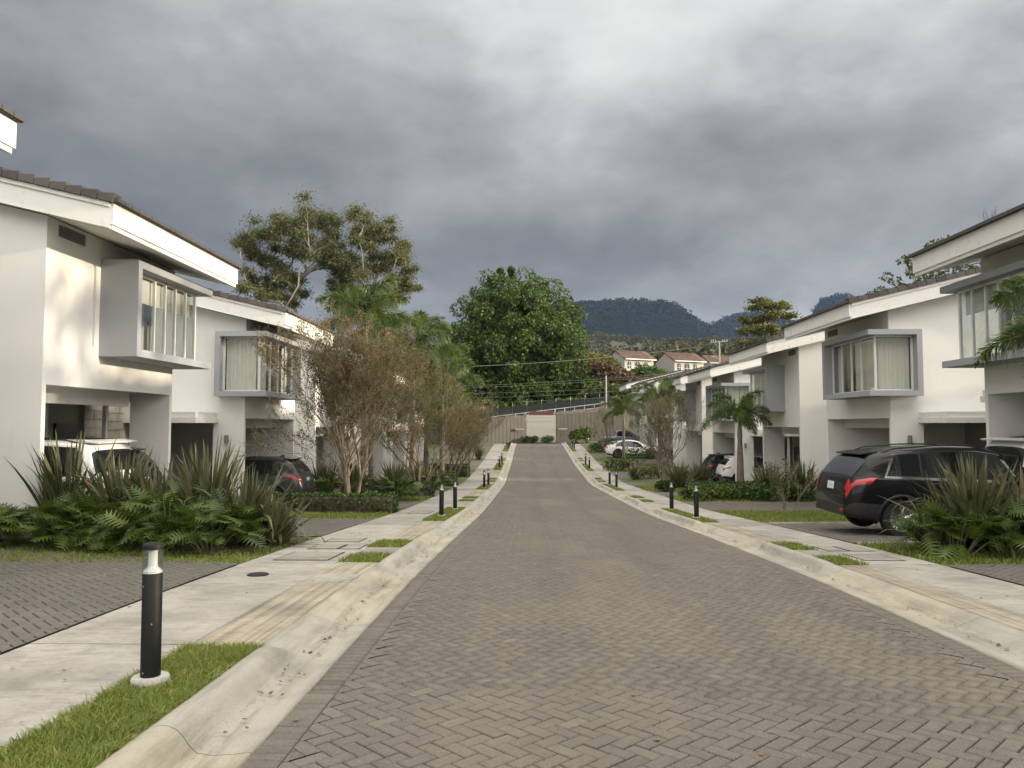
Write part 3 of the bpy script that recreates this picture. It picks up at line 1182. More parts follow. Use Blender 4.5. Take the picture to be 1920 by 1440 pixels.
    cuts = [T0, 2.34, 3.12, 3.62, 4.12, 4.66, 5.2] if style == 0 else [T0, 2.75, 3.5, 4.25, 5.2]
    gs, gt = -.48, 5.2
    for a, b in zip(cuts[:-1], cuts[1:]):
        MB(f).box((gs - .004, a + .02, lo + .05), (gs + .004, b - .02, hi - .05)).build('pane', M['glass'], B)
    MB(f).box((gs + .03, gt - .004, lo + .05), (.64, gt + .004, hi - .05)).build('pane', M['glass'], B)
    for a in cuts[:-1]:
        MB(f).box((gs - .03, a - .022, lo), (gs + .03, a + .022, hi)).build('mullion', M['alu'], B)
    m = MB(f)
    m.box((gs - .03, T0 + .02, lo), (gs + .03, gt - .03, lo + .05)).box((gs - .03, T0 + .02, hi - .05), (gs + .03, gt - .03, hi))
    m.box((gs + .03, gt - .03, lo), (.64, gt + .03, lo + .05)).box((gs + .03, gt - .03, hi - .05), (.64, gt + .03, hi))
    m.box((gs - .03, gt - .03, lo), (gs + .03, gt + .03, hi)).box((.60, gt - .03, lo + .05), (.66, gt + .03, hi - .05))
    m.build('window_frame', M['alu'], B)
    # what hangs behind the glass, and the room
    part('room_lining', M['room'], MB(f).box((2.4, .2, g0 + .22), (2.5, TL - .2, zr(2.4) - .06)))
    if style == 0:
        m = MB(f)
        m.box((gs + .1, T0 + .05, 4.98), (gs + .115, 5.12, hi - .02))
        m.build('roller_blind', M['blind'], B)
        m = MB(f)
        wavy(m, 2.6, 2.95, 14, .02, lambda p, o_, q_: (gs + .25 + o_, p, lo + .05 if q_ == 0 else hi - .06))
        m.build('curtain', M['curtain'], B)
    else:
        m = MB(f)
        spans = [(T0 + .1, 2.7), (4.2, 5.05)] if style == 1 else [(T0 + .1, 2.35), (3.45, 5.08)]
        for a, b in spans:
            wavy(m, a, b, int((b - a) * 26), .018, lambda p, o_, q_: (gs + .14 + o_, p, lo + .04 if q_ == 0 else hi - .06))
        wavy(m, gs + .14, .6, 24, .012, lambda p, o_, q_: (p, gt - .12 + o_, lo + .04 if q_ == 0 else hi - .06))
        m.build('curtain', M['curtain'] if style == 1 else M['blind'], B)
    # entry court
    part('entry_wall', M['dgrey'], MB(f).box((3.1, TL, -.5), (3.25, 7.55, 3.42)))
    door = part('door', M['door'], MB(f).box((3.03, 5.32, .14), (3.1, 6.32, 2.35)))
    MB(f).tube([(2.98, 6.15, .9), (2.98, 6.15, 1.9)], .018, 8).build('handle', M['steel'], door)
    clad = part('cladding', M['stone'], MB(f).box((3.06, 6.42, .1), (3.1, 7.55, 3.40)))
    z = .12
    k = 0
    while z < 3.35:
        h = .235
        t = 6.42
        cut = 6.42 + .45 + .25 * ((k * 37) % 5) / 4
        for a, b in ((6.42, cut), (cut, 7.53)):
            d = random.uniform(0, .03)
            MB(f).box((2.98 - d, a + .006, z), (3.06, b - .006, z + h - .012)).build('stone', M['stone'], clad)
        z += h
        k += 1
    m = MB(f)
    m.box((.82, TL, 2.9), (3.1, 6.72, 3.06)).box((.86, TL, 3.06), (3.1, 6.68, 3.22))
    part('canopy', M['fascia'], m)
    part('entry_post', M['white'], MB(f).box((2.35, 6.36, .1), (2.45, 6.46, 2.9)))
    lamp = part('wall_lamp', M['lampgrey'], MB(f).tube([(.52, TL + .085, 2.26), (.52, TL + .085, 2.52)], .062, 14), smooth=40)
    MB(f).box((.49, TL, 2.36), (.55, TL + .04, 2.44)).build('lamp_bracket', M['lampgrey'], lamp)
    part('entry_floor', M['floor'], MB(f).box((.98, TL, -.3), (3.1, 7.54, .13)))
    return H


def mirrored(y0):
    return y0


SEQ = [(5.45, 'B'), (13.8, 'A'), (23.8, 'B'), (31.7, 'A'), (41.7, 'B'), (49.6, 'A'), (59.6, 'B'), (67.5, 'A')]
LLAB = ['nearest left house, only its white eave corner showing at the picture edge',
        'left white house with white SUV and dark car in its carport',
        'left white house with curtained corner window and dark grey SUV below',
        'left white house mostly hidden behind the large crape myrtle',
        'left white house behind palms, its eave end showing above branches',
        'left white house glimpsed between the second and third crape myrtles',
        'farther left white house almost hidden by bare branches',
        'farthest left white house beside the brown gate, hidden by shrubs']
for (y0, t), lab, st in zip(SEQ, LLAB, (0, 0, 1, 1, 2, 1, 1, 1)):
    if y0 < 62:
        house(-1, y0, t, 6.30, lab, st, near_detail=y0 > 6)
SEQR = [(-12.0, 'B'), (-4.1, 'A'), (5.9, 'B'), (13.8, 'A'), (23.8, 'B'), (31.7, 'A'), (41.7, 'B'), (49.6, 'A'), (59.6, 'B'), (67.5, 'A'), (77.5, 'B')]
RLAB = ['white house on the right well behind the viewer',
        'white house on the right just behind the viewer',
        'white house on the right beside the viewer, before the palm',
        'nearest right house, cut by the picture edge behind the palm fronds',
        'right white house with grey corner window, behind the black SUV',
        'right white house with blank grey bay end, behind the palm with a spear leaf',
        'right white house with dark and white crossovers in its carport',
        'right white house with dark grey bay panel behind the bare crape myrtle',
        'right white house behind the two distant palms',
        'right white house beside the parked white coupe',
        'last white house on the right, next to the blue pickup']
for i, ((y0, t), lab) in enumerate(zip(SEQR, RLAB)):
    house(1, y0, t, 6.50, lab, (1, 1, 1, 0, 2, 2, 2, 1, 1, 1, 1)[i], near_detail=20 < y0)

# invented second row of houses, unseen, added to keep sun off the street
for i in range(6):
    y0 = -42 + i * 14.5
    H = empty('added_shade_house', (30, y0, rzf(max(y0, -40)) - .3), 'invented unseen house shading the street, ' + ('far behind the viewer, on the right', 'behind the viewer, on the right', 'behind the right house next to the viewer', 'behind the nearest right house', 'behind the house with the grey corner window', 'behind the third right house')[i], 'house', 'added houses shading the street')
    MB().box((0, .6, -.5), (8, 13.6, 6.0)).build('wall', M['white'], H)
    MB().prism([(-.8, 5.9), (4, 7.4), (8.8, 5.9), (8.8, 6.05), (4, 7.6), (-.8, 6.05)], 1, 0, 14.2).build('roof', M['roof'], H)
    for k in range(3):
        w = MB().box((-.04, 2 + k * 3.8, 3.6), (0, 4 + k * 3.8, 5.2)).build('window', M['alu'], H)
        MB().box((-.06, 2.1 + k * 3.8, 3.7), (-.041, 3.9 + k * 3.8, 5.1)).build('pane', M['door'], w)

# ------------------------------------------------------------------ bollard lights


def bollard():
    b = empty('bollard_light', (0, 0, 0))
    MB().lathe([(.112, -.05), (.116, .0), (.118, .04), (.117, .068), (.110, .078), (.01, .08)], 32).build('footing', M['footing'], b, smooth=35)
    MB().lathe([(.062, .075), (.062, .735), (.058, .741), (.01, .741)], 32).build('post', M['black'], b, smooth=35)
    MB().lathe([(.060, .741), (.059, .752), (.033, .775), (.029, .79), (.029, .892), (.01, .892)], 28).build('reflector', M['capwhite'], b, smooth=40)
    MB().lathe([(.062, .742), (.062, .893), (.0600, .893), (.0600, .742)], 32).build('lens', M['clear'], b, smooth=35)
    MB().lathe([(.05, .893), (.065, .894), (.066, .914), (.063, .924), (.052, .931), (.01, .934)], 32).build('cap', M['black'], b, smooth=35)
    for a, z in ((-1.9, .66), (-.9, .42), (-1.7, .11)):
        s = MB().lathe([(.006, 0), (.006, .003), (.001, .003)], 8).build('screw', M['lampgrey'], b)
        s.location = (math.cos(a) * .062, math.sin(a) * .062, z)
        s.rotation_euler = (0, R(90), a)
    return b


proto = bollard()
BL = [(-2.47, 5.04, 'black bollard light standing in the near grass strip, the largest one'),
      (-2.38, 20.8, 'front bollard of the left pair beyond the small grass squares'),
      (-2.33, 24.1, 'rear bollard of the left pair beyond the small grass squares'),
      (-2.31, 39.2, 'front bollard of the second left pair before the road dip'),
      (-2.27, 42.4, 'rear bollard of the second left pair before the road dip'),
      (-2.25, 57.4, 'front bollard of the third left pair past the road dip'),
      (-2.22, 61.6, 'rear bollard of the third left pair past the road dip'),
      (-2.15, 77.6, 'farthest left bollard near the brown gate, front one'),
      (-2.15, 80.4, 'farthest left bollard near the brown gate, rear one'),
      (4.33, 20.2, 'front bollard of the nearest pair along the right sidewalk'),
      (4.42, 24.2, 'rear bollard of the nearest pair along the right sidewalk'),
      (4.46, 39.8, 'front bollard of the second pair along the right sidewalk'),
      (4.46, 43.2, 'rear bollard of the second pair along the right sidewalk'),
      (4.36, 56.5, 'front bollard of the third right pair, left of the white coupe'),
      (4.40, 60.7, 'rear bollard of the third right pair, left of the white coupe'),
      (4.50, 77.7, 'front bollard of the last right pair by the gate wall'),
      (4.50, 80.6, 'rear bollard of the last right pair by the gate wall')]
for i, (x, y, lab) in enumerate(BL):
    o = proto if i == 0 else copy_tree(proto)
    o.location = (x, y, rzf(y) + KH + (-.022 if i == 0 else -.03))
    o.rotation_euler = (random.gauss(0, .006), random.gauss(0, .006), random.uniform(-.3, .3))
    finish(o, lab, 'bollard light', 'bollard lights along the sidewalks')
# ------------------------------------------------------------------ plants
M['bark_grey'] = plain('pale_bark', (0.25, 0.225, 0.185), 0.9, vary=0.25, scale=1.5)
M['bark'] = plain('brown_bark', (0.185, 0.145, 0.10), 0.9, vary=0.3, scale=6)
M['bark_dark'] = plain('dark_bark', (0.09, 0.07, 0.05), 0.95, vary=0.3, scale=3)
M['palm_trunk'] = plain('palm_trunk', (0.15, 0.122, 0.105), 0.85, vary=0.3, scale=5)
M['palm_shaft'] = plain('palm_crownshaft', (0.16, 0.17, 0.09), 0.6, vary=0.2)
M['flax'] = leaf_mat('flax_leaf', [(0.032, 0.042, 0.017), (0.062, 0.076, 0.032), (0.10, 0.112, 0.052), (0.15, 0.148, 0.075), (0.27, 0.20, 0.10)], 0.15, 0.45, 1.2)
M['philo'] = leaf_mat('lobed_leaf', [(0.018, 0.033, 0.006), (0.042, 0.072, 0.011), (0.085, 0.13, 0.02), (0.18, 0.21, 0.045)], 0.28, 0.35, 1.2)
M['hedge'] = leaf_mat('hedge_leaf', [(0.018, 0.04, 0.010), (0.035, 0.072, 0.014), (0.07, 0.12, 0.022)], 0.2, 0.45, 1.0)
M['shrub'] = leaf_mat('shrub_leaf', [(0.03, 0.045, 0.014), (0.06, 0.08, 0.022), (0.11, 0.125, 0.035)], 0.25, 0.5, 0.8)
M['palmleaf'] = leaf_mat('palm_leaflet', [(0.03, 0.06, 0.018), (0.06, 0.11, 0.028), (0.11, 0.165, 0.038), (0.20, 0.19, 0.05)], 0.25, 0.4, 0.8)
M['euc'] = leaf_mat('eucalyptus_leaf', [(0.045, 0.06, 0.025), (0.085, 0.10, 0.038), (0.14, 0.145, 0.055), (0.19, 0.17, 0.07)], 0.25, 0.5, 0.25)
M['fig'] = leaf_mat('fig_leaf', [(0.013, 0.029, 0.007), (0.036, 0.070, 0.012), (0.082, 0.130, 0.020), (0.165, 0.205, 0.04)], 0.3, 0.45, 0.22)
M['myrtle'] = leaf_mat('myrtle_leaf', [(0.036, 0.048, 0.014), (0.082, 0.088, 0.025), (0.17, 0.135, 0.046), (0.30, 0.20, 0.085)], 0.35, 0.5, 0.9)
M['pink'] = leaf_mat('pink_petals', [(0.36, 0.07, 0.15), (0.52, 0.16, 0.25), (0.62, 0.30, 0.34)], 0.3, 0.6, 2.0)
M['forest'] = leaf_mat('hillside_leaf', [(0.018, 0.024, 0.011), (0.038, 0.044, 0.018), (0.065, 0.066, 0.026), (0.10, 0.085, 0.038)], 0.15, 0.7, 0.03)
M['redleaf'] = leaf_mat('red_leaf', [(0.03, 0.022, 0.012), (0.075, 0.032, 0.02), (0.10, 0.075, 0.025), (0.05, 0.06, 0.02)], 0.2, 0.6, 0.15)
M['bamboo'] = leaf_mat('yellow_leaf', [(0.07, 0.075, 0.02), (0.13, 0.12, 0.028), (0.19, 0.155, 0.04)], 0.3, 0.6, 0.3)
M['rain'] = leaf_mat('rain_tree_leaf', [(0.06, 0.075, 0.02), (0.12, 0.13, 0.03), (0.19, 0.18, 0.045)], 0.3, 0.5, 0.15)


def strips_mesh(name, P):
    """P (n, k, 2, 3): n ribbons of k rungs, vertices shared along each ribbon"""
    n, k = P.shape[:2]
    me = bpy.data.meshes.new(name)
    idx = np.arange(n * k * 2).reshape(n, k, 2)
    F = np.stack([idx[:, :-1, 0], idx[:, :-1, 1], idx[:, 1:, 1], idx[:, 1:, 0]], -1).reshape(-1, 4)
    me.vertices.add(n * k * 2)
    me.vertices.foreach_set('co', P.astype(np.float32).ravel())
    me.loops.add(len(F) * 4)
    me.loops.foreach_set('vertex_index', F.astype(np.int32).ravel())
    me.polygons.add(len(F))
    me.polygons.foreach_set('loop_start', np.arange(0, len(F) * 4, 4, dtype=np.int32))
    me.polygons.foreach_set('use_smooth', np.ones(len(F), bool))
    me.update(calc_edges=True)
    return me


def inst_mesh(name, V, F, Rm, T):
    """copies of a small template (V, F all same arity) under n rotations/scales Rm and offsets T, in one mesh"""
    V = np.asarray(V, float)
    F = np.asarray(F)
    P = np.einsum('nij,vj->nvi', Rm, V) + T[:, None, :]
    n, v = P.shape[:2]
    FI = (np.arange(n)[:, None, None] * v + F[None]).reshape(-1, F.shape[1])
    me = bpy.data.meshes.new(name)
    me.vertices.add(n * v)
    me.vertices.foreach_set('co', P.astype(np.float32).ravel())
    me.loops.add(FI.size)
    me.loops.foreach_set('vertex_index', FI.astype(np.int32).ravel())
    me.polygons.add(len(FI))
    me.polygons.foreach_set('loop_start', np.arange(0, FI.size, F.shape[1], dtype=np.int32))
    me.update(calc_edges=True)
    return me


def frames(D, roll):
    """rotation matrices whose x axis is D"""
    D = D / np.linalg.norm(D, axis=1, keepdims=True)
    up = np.tile(np.array([0, 0, 1.0]), (len(D), 1))
    y = np.cross(up, D)
    y /= np.maximum(np.linalg.norm(y, axis=1, keepdims=True), 1e-6)
    z = np.cross(D, y)
    c, s = np.cos(roll)[:, None], np.sin(roll)[:, None]
    return np.stack([D, y * c + z * s, z * c - y * s], -1)


def flax_mesh(n, h, spread, droop=.5, dry=0):
    k = 7
    a = rng.uniform(0, 2 * math.pi, n)
    r0 = rng.uniform(0, .16, n)
    th = np.abs(rng.normal(0, spread, n)) + .04
    L = h * rng.uniform(.62, 1.12, n)
    w = rng.uniform(.024, .044, n)
    bend = np.maximum(0, rng.normal(.18, .38, n)) * droop * 2
    P = np.zeros((n, k, 2, 3))
    px = np.cos(a) * r0
    py = np.sin(a) * r0
    pz = np.zeros(n)
    fa = a + rng.normal(0, .7, n) + math.pi / 2
    for i in range(k):
        t = i / (k - 1)
        ang = th + bend * t * t * 1.8
        if i:
            st = L / (k - 1)
            px = px + np.cos(a) * np.sin(ang) * st
            py = py + np.sin(a) * np.sin(ang) * st
            pz = pz + np.cos(ang) * st
        ww = w * (0.7 + .6 * t if t < .5 else 1.0 - ((t - .5) / .5) ** 1.7 * .97)
        dx, dy = np.cos(fa) * ww, np.sin(fa) * ww
        P[:, i, 0] = np.stack([px - dx, py - dy, pz], 1)
        P[:, i, 1] = np.stack([px + dx, py + dy, pz], 1)
    return strips_mesh('flax_leaves', P)


def flax(x, y, n, h, spread, label, droop=.5, off=0.0):
    n = int(n * 2.0)
    o = empty('flax_plant', (x, y, rzf(y) + KH - .02 + off), label, 'plant', 'flax plants in the garden beds', random.uniform(0, 6))
    link('leaves', flax_mesh(n, h, spread, droop), M['flax'], o, 'stuff')
    return o


# lobed leaf template: midrib along x, lobes both sides
LV, LF = [], []
NL = 8
for i in range(NL + 1):
    LV.append((i / NL, 0, -.28 * (i / NL) ** 2 + .06 * (i / NL)))
for sgn in (1, -1):
    for i in range(NL - 1):
        x = (i + .5) / NL
        wv = .40 * math.sin(math.pi * min(1, (x * .82 + .2))) ** .8 + .03
        LV.append((x + .20 * (.3 + x), sgn * wv, LV[i][2] - .10 * wv - .05 * x))
        j = len(LV) - 1
        if sgn > 0:
            LF += [(i, i + 1, j)]
        else:
            LF += [(i + 1, i, j)]
LV.append((1.12, 0, -.27))
LF += [(NL, NL - 1, len(LV) - 1)]
_lv = np.array(LV)


def philo(x, y, n, rad, h, label, off=0.0, single=10):
    o = empty('lobed_leaf_plant', (x, y, rzf(y) + KH - .02 + off), label, 'plant', 'low lobed-leaf plants in the garden beds')
    a = rng.uniform(0, 2 * math.pi, n)
    el = rng.uniform(0, 1, n) ** .7
    rr = rad * np.sqrt(rng.uniform(.02, 1, n))
    top = h * np.sqrt(np.maximum(0, 1 - (rr / (rad * 1.12)) ** 2)) * rng.uniform(.72, 1.02, n)
    T = np.stack([np.cos(a) * rr, np.sin(a) * rr, top], 1)
    D = np.stack([np.cos(a + rng.normal(0, .5, n)), np.sin(a + rng.normal(0, .5, n)), rng.normal(.12, .35, n) + .35 * (1 - rr / rad)], 1)
    S = rng.uniform(.26, .46, n)
    Rm = frames(D, rng.normal(0, .35, n)) * S[:, None, None]
    vis = np.argsort(T[:, 1] - T[:, 2])[:single]
    keep = np.ones(n, bool)
    keep[vis] = False
    link('leaves', inst_mesh('leaves', _lv, LF, Rm[keep], T[keep]), M['philo'], o, 'stuff')
    for i in vis:
        link('leaf', inst_mesh('leaf', _lv, LF, Rm[i:i + 1], T[i:i + 1]), M['philo'], o)
    # stalks
    mb = MB()
    for i in range(0, n, 3):
        mb.tube([(T[i][0] * .3, T[i][1] * .3, 0), (T[i][0] * .75, T[i][1] * .75, T[i][2] * .75), tuple(T[i])], .006, 3, cap=False)
    mb.build('stalks', M['palm_shaft'], o, kind='stuff')
    return o


QUAD_V = np.array([(0, 0, 0), (.45, .5, .03), (1, 0, -.12), (.45, -.5, .03)])
QUAD_F = np.array([(0, 1, 2, 3)])
LONG_V = np.array([(0, 0, 0), (.4, .16, .0), (1, 0, -.25), (.4, -.16, .0)])


def leafballs(name, C, Rad, per, size, mat, parent, flat=.75, tmpl=QUAD_V, outward=.8, droop=0.0, shell=.35, kind='stuff', soft=False):
    """leaves round cluster centres C with radii Rad"""
    C = np.asarray(C, float)
    Rad = np.asarray(Rad, float)
    idx = np.repeat(np.arange(len(C)), np.maximum(1, (per * np.ones(len(C))).astype(int)))
    n = len(idx)
    d = rng.normal(0, 1, (n, 3))
    d /= np.linalg.norm(d, axis=1, keepdims=True)
    u = np.clip(np.abs(rng.normal(0, .62, n)) + .08, 0, 1.5) if soft else rng.uniform(shell, 1, n) ** .6
    off = d * (u * Rad[idx])[:, None]
    off[:, 2] *= flat
    T = C[idx] + off
    D = d * outward + rng.normal(0, .6, (n, 3))
    D[:, 2] -= droop
    S = size * rng.uniform(.65, 1.35, n)
    Rm = frames(D, rng.uniform(0, 6.28, n)) * S[:, None, None]
    return link(name, inst_mesh(name, tmpl, QUAD_F, Rm, T), mat, parent, kind)


def hedge(x0, x1, y0, y1, h, label, dens=420):
    yc = (y0 + y1) / 2
    o = empty('clipped_hedge', ((x0 + x1) / 2, yc, rzf(yc) + KH - .03), label, 'hedge', 'clipped hedges')
    w, d = (x1 - x0) / 2, (y1 - y0) / 2
    mb = MB().box((-w + .06, -d + .06, -.1), (w - .06, d - .06, h - .06))
    mb.build('core', M['bark_dark'], o)
    A = [(4 * w * d, 2), (4 * w * h / 2 * 1, 1), (4 * w * h / 2, -1), (4 * d * h / 2, 3), (4 * d * h / 2, -3)]
    T, D = [], []
    for ar, k in A:
        n = int(ar * dens)
        u, v = rng.uniform(-1, 1, n), rng.uniform(-1, 1, n)
        wob = rng.normal(0, .022, n)
        if k == 2:
            T.append(np.stack([u * w, v * d, h + wob], 1))
            D.append(np.tile((0, 0, 1.0), (n, 1)))
        elif abs(k) == 1:
            T.append(np.stack([u * w, -k * d + wob, (v + 1) / 2 * h], 1))
            D.append(np.tile((0, -k * 1.0, .25), (n, 1)))
        else:
            T.append(np.stack([np.sign(k) * w + wob, u * d, (v + 1) / 2 * h], 1))
            D.append(np.tile((np.sign(k) * 1.0, 0, .25), (n, 1)))
    T, D = np.concatenate(T), np.concatenate(D)
    n = len(T)
    D = D + rng.normal(0, .75, (n, 3))
    Rm = frames(D, rng.uniform(0, 6.28, n)) * (rng.uniform(.05, .085, n))[:, None, None]
    link('leaves', inst_mesh('leaves', QUAD_V, QUAD_F, Rm, T), M['hedge'], o, 'stuff')
    return o


def shrub(x, y, rx, h, label, mat='shrub', n=900, size=.09, off=0.0, group='shrubs in the front gardens'):
    o = empty('shrub', (x, y, rzf(y) + KH - .03 + off), label, 'shrub', group)
    m = 26
    a = rng.uniform(0, 6.28, m)
    r_ = rx * np.sqrt(rng.uniform(0, 1, m)) * .85
    C = np.stack([np.cos(a) * r_, np.sin(a) * r_, h * (.25 + .55 * np.sqrt(np.maximum(0, 1 - (r_ / rx) ** 2)) * rng.uniform(.5, 1, m))], 1)
    leafballs('leaves', C, np.full(m, min(rx, h) * .34), n / m, size, M[mat], o, .85)
    mb = MB()
    for c in C[::2]:
        mb.tube([(c[0] * .1, c[1] * .1, -.05), (c[0] * .6, c[1] * .6, c[2] * .6), tuple(c)], [.018, .012, .006], 4, cap=False)
    mb.build('stems', M['bark_dark'], o, kind='stuff')
    return o


# ------------------------------------------------------------------ twiggy crape myrtles


def branches(mb, tips, p, d, L, r, depth, spread, up, rs, seg_min=3):
    n = 3
    pts = [p]
    dd = d.copy()
    for i in range(n):
        dd = (dd + Vector((rs.gauss(0, .10), rs.gauss(0, .10), up * .10 + rs.gauss(0, .06)))).normalized()
        pts.append(pts[-1] + dd * (L / n))
    re = max(r * .74, .0045)
    mb.tube(pts, [r, r * .9, r * .78, re], max(seg_min, 7 - (5 - depth) if depth > 2 else 3), cap=False)
    if depth <= 1:
        tips.append((pts[-1], dd))
        tips.append((pts[2], dd))
    if depth == 0:
        return
    k = 2 if rs.random() < .62 else 3
    for j in range(k):
        ax = Vector((rs.gauss(0, 1), rs.gauss(0, 1), rs.gauss(0, .5))).normalized()
        nd = (dd + ax * spread * rs.uniform(.5, 1.25)).normalized()
        branches(mb, tips, pts[-1], nd, L * rs.uniform(.62, .9), max(re * rs.uniform(.68, .86), .0042), depth - 1, spread, up, rs)
    if depth > 1 and rs.random() < .8:
        ax = Vector((rs.gauss(0, 1), rs.gauss(0, 1), rs.gauss(0, .4))).normalized()
        branches(mb, tips, pts[2], (dd + ax * spread * 1.3).normalized(), L * .6, re * .5, depth - 2 if depth > 2 else 0, spread, up, rs)


def myrtle(x, y, height, stems, depth, leaves, flowers, label, seed, spread=.42, lean=.45, mat='myrtle', off=0.0, r0=.045, group='crape myrtles'):
    rs = random.Random(seed)
    o = empty('crape_myrtle', (x, y, rzf(y) + KH - .03 + off), label, 'tree', group)
    mb = MB()
    tips = []
    for i in range(stems):
        a = 6.283 * i / stems + rs.uniform(-.4, .4)
        d = Vector((math.cos(a) * lean * rs.uniform(.3, 1.1), math.sin(a) * lean * rs.uniform(.3, 1.1), 1)).normalized()
        branches(mb, tips, Vector((math.cos(a) * .05, math.sin(a) * .05, -.05)), d, height * .30, r0 * rs.uniform(.75, 1.1), depth, spread, .5, rs)
    link('branches', mb.mesh('branches', smooth=60, recalc=False), M['bark'], o)
    tp = np.array([tuple(t[0]) for t in tips])
    td = np.array([tuple(t[1]) for t in tips])
    if leaves:
        i = rng.integers(0, len(tp), leaves)
        T = tp[i] - td[i] * rng.uniform(0, .35, leaves)[:, None] + rng.normal(0, .045, (leaves, 3))
        Rm = frames(td[i] + rng.normal(0, .8, (leaves, 3)), rng.uniform(0, 6.28, leaves)) * rng.uniform(.028, .06, leaves)[:, None, None]
        link('leaves', inst_mesh('leaves', QUAD_V, QUAD_F, Rm, T), M[mat], o, 'stuff')
    hi = [k for k in range(len(tp)) if np.hypot(tp[k][0], tp[k][1]) > .5] or list(range(len(tp)))
    for k in range(flowers):
        j = hi[rs.randrange(len(hi))]
        C = tp[j] + rng.normal(0, .05, (5, 3)) + np.array([0, 0, .03])
        leafballs('flower_cluster', C, np.full(5, .05), 9, .04, M['pink'], o, 1.0, kind=None)
    return o


# ------------------------------------------------------------------ foxtail palms


def frond_mesh(L, n, seed):
    r2 = np.random.default_rng(seed)
    k = 14
    t = np.linspace(0, 1, k)
    ang = np.interp(t, [0, .3, 1], [1.0, .75, -.75])      # climbs, then arches over
    xs_ = np.concatenate([[0], np.cumsum(np.cos(ang[:-1]) * L / (k - 1))])
    zs_ = np.concatenate([[0], np.cumsum(np.sin(ang[:-1]) * L / (k - 1))])
    u = np.sort(r2.uniform(.16, 1, n))
    bx, bz, an = np.interp(u, t, xs_), np.interp(u, t, zs_), np.interp(u, t, ang)
    roll = r2.uniform(0, 2 * math.pi, n)
    ln = .43 * L / 1.8 * np.sin(np.clip(u * 1.05, 0, 1) * math.pi * .86 + .35) ** .6 * r2.uniform(.8, 1.15, n)
    tx, tz = np.cos(an), np.sin(an)
    # perpendicular frame
    side = np.stack([np.zeros(n), np.ones(n), np.zeros(n)], 1)
    nor = np.stack([-tz, np.zeros(n), tx], 1)
    tan = np.stack([tx, np.zeros(n), tz], 1)
    d = side * np.cos(roll)[:, None] + nor * np.sin(roll)[:, None] + tan * r2.uniform(.35, .9, n)[:, None]
    d /= np.linalg.norm(d, axis=1, keepdims=True)
    w = np.cross(d, tan)
    w /= np.maximum(np.linalg.norm(w, axis=1, keepdims=True), 1e-6)
    P = np.zeros((n, 4, 2, 3))
    b = np.stack([bx, np.zeros(n), bz], 1)
    for i, (f, ww) in enumerate(((0, .005), (.35, .014), (.72, .011), (1.0, .001))):
        c = b + d * (ln * f)[:, None]
        c[:, 2] -= ln * f * f * .35
        P[:, i, 0] = c - w * ww
        P[:, i, 1] = c + w * ww
    leaf = strips_mesh('leaflets', P)
    mb = MB().tube([(xs_[i], 0, zs_[i]) for i in range(k)], [.022 * (1 - .85 * i / (k - 1)) for i in range(k)], 5)
    return leaf, mb.mesh('rachis', smooth=50, recalc=False)


FRONDS = [frond_mesh(1.8, 290, s) for s in (1, 2, 3)]


def palm(x, y, crown_z, scale, n, label, seed, trunk_r=.12, spear=1.0, off=0.0, tilt=(0, 0)):
    rs = random.Random(seed)
    g = rzf(y) + KH - .03 + off
    o = empty('foxtail_palm', (x, y, g), label, 'palm tree', 'foxtail palms')
    hz = crown_z - g
    sh = min(.75 * scale, hz * .35)
    mb = MB()
    pts = [(0, 0, -.1), (0, 0, hz * .15), (0, 0, hz * .5), (0, 0, hz - sh)]
    mb.tube(pts, [trunk_r * 1.15, trunk_r * 1.25, trunk_r * 1.0, trunk_r * .72], 14)
    mb.build('trunk', M['palm_trunk'], o, smooth=60)
    MB().tube([(0, 0, hz - sh), (0, 0, hz - sh * .6), (0, 0, hz + .05)], [trunk_r * .85, trunk_r * .75, trunk_r * .35], 12).build('crownshaft', M['palm_shaft'], o, smooth=60)
    for i in range(n):
        leaf, ra = FRONDS[i % 3]
        f = link('frond', ra, M['palm_shaft'], o)
        a = 6.283 * i * .382 * 1.0 + rs.uniform(-.25, .25)
        pitch_ = R(-34) + R(82) * (i / n) ** 1.0       # older fronds hang lower
        f.location = (math.cos(a) * .03, math.sin(a) * .03, hz - .02)
        f.rotation_euler = Matrix.Rotation(a, 3, 'Z').to_4x4().to_euler() if False else (Matrix.Rotation(a, 4, 'Z') @ Matrix.Rotation(pitch_, 4, 'Y') @ Matrix.Rotation(rs.uniform(-.2, .2), 4, 'X')).to_euler()
        s = scale * rs.uniform(.85, 1.08)
        f.scale = (s, s, s)
        link('leaflets', leaf, M['palmleaf'], f, 'stuff')
    if spear:
        MB().tube([(0, 0, hz), (.01, 0, hz + spear * .6), (.03, 0.01, hz + spear)], [.016, .011, .003], 5).build('spear_leaf', M['palm_shaft'], o)
    return o


# dug soil of the near beds
for name_, pts_ in (('left', [(-10.6, 12.9), (-8.9, 12.55), (-4.5, 11.45), (-4.05, 11.9), (-4.05, 14.2), (-10.6, 13.75)]), ('right', [(5.95, 11.5), (9.6, 11.7), (9.6, 13.4), (5.95, 13.2)])):
    mb = MB()
    mb.add([(x_, y_, rzf(y_) + KH + .012) for x_, y_ in pts_], [tuple(range(len(pts_)))])
    finish(mb.build('garden_bed', M['soil']), kind='structure')
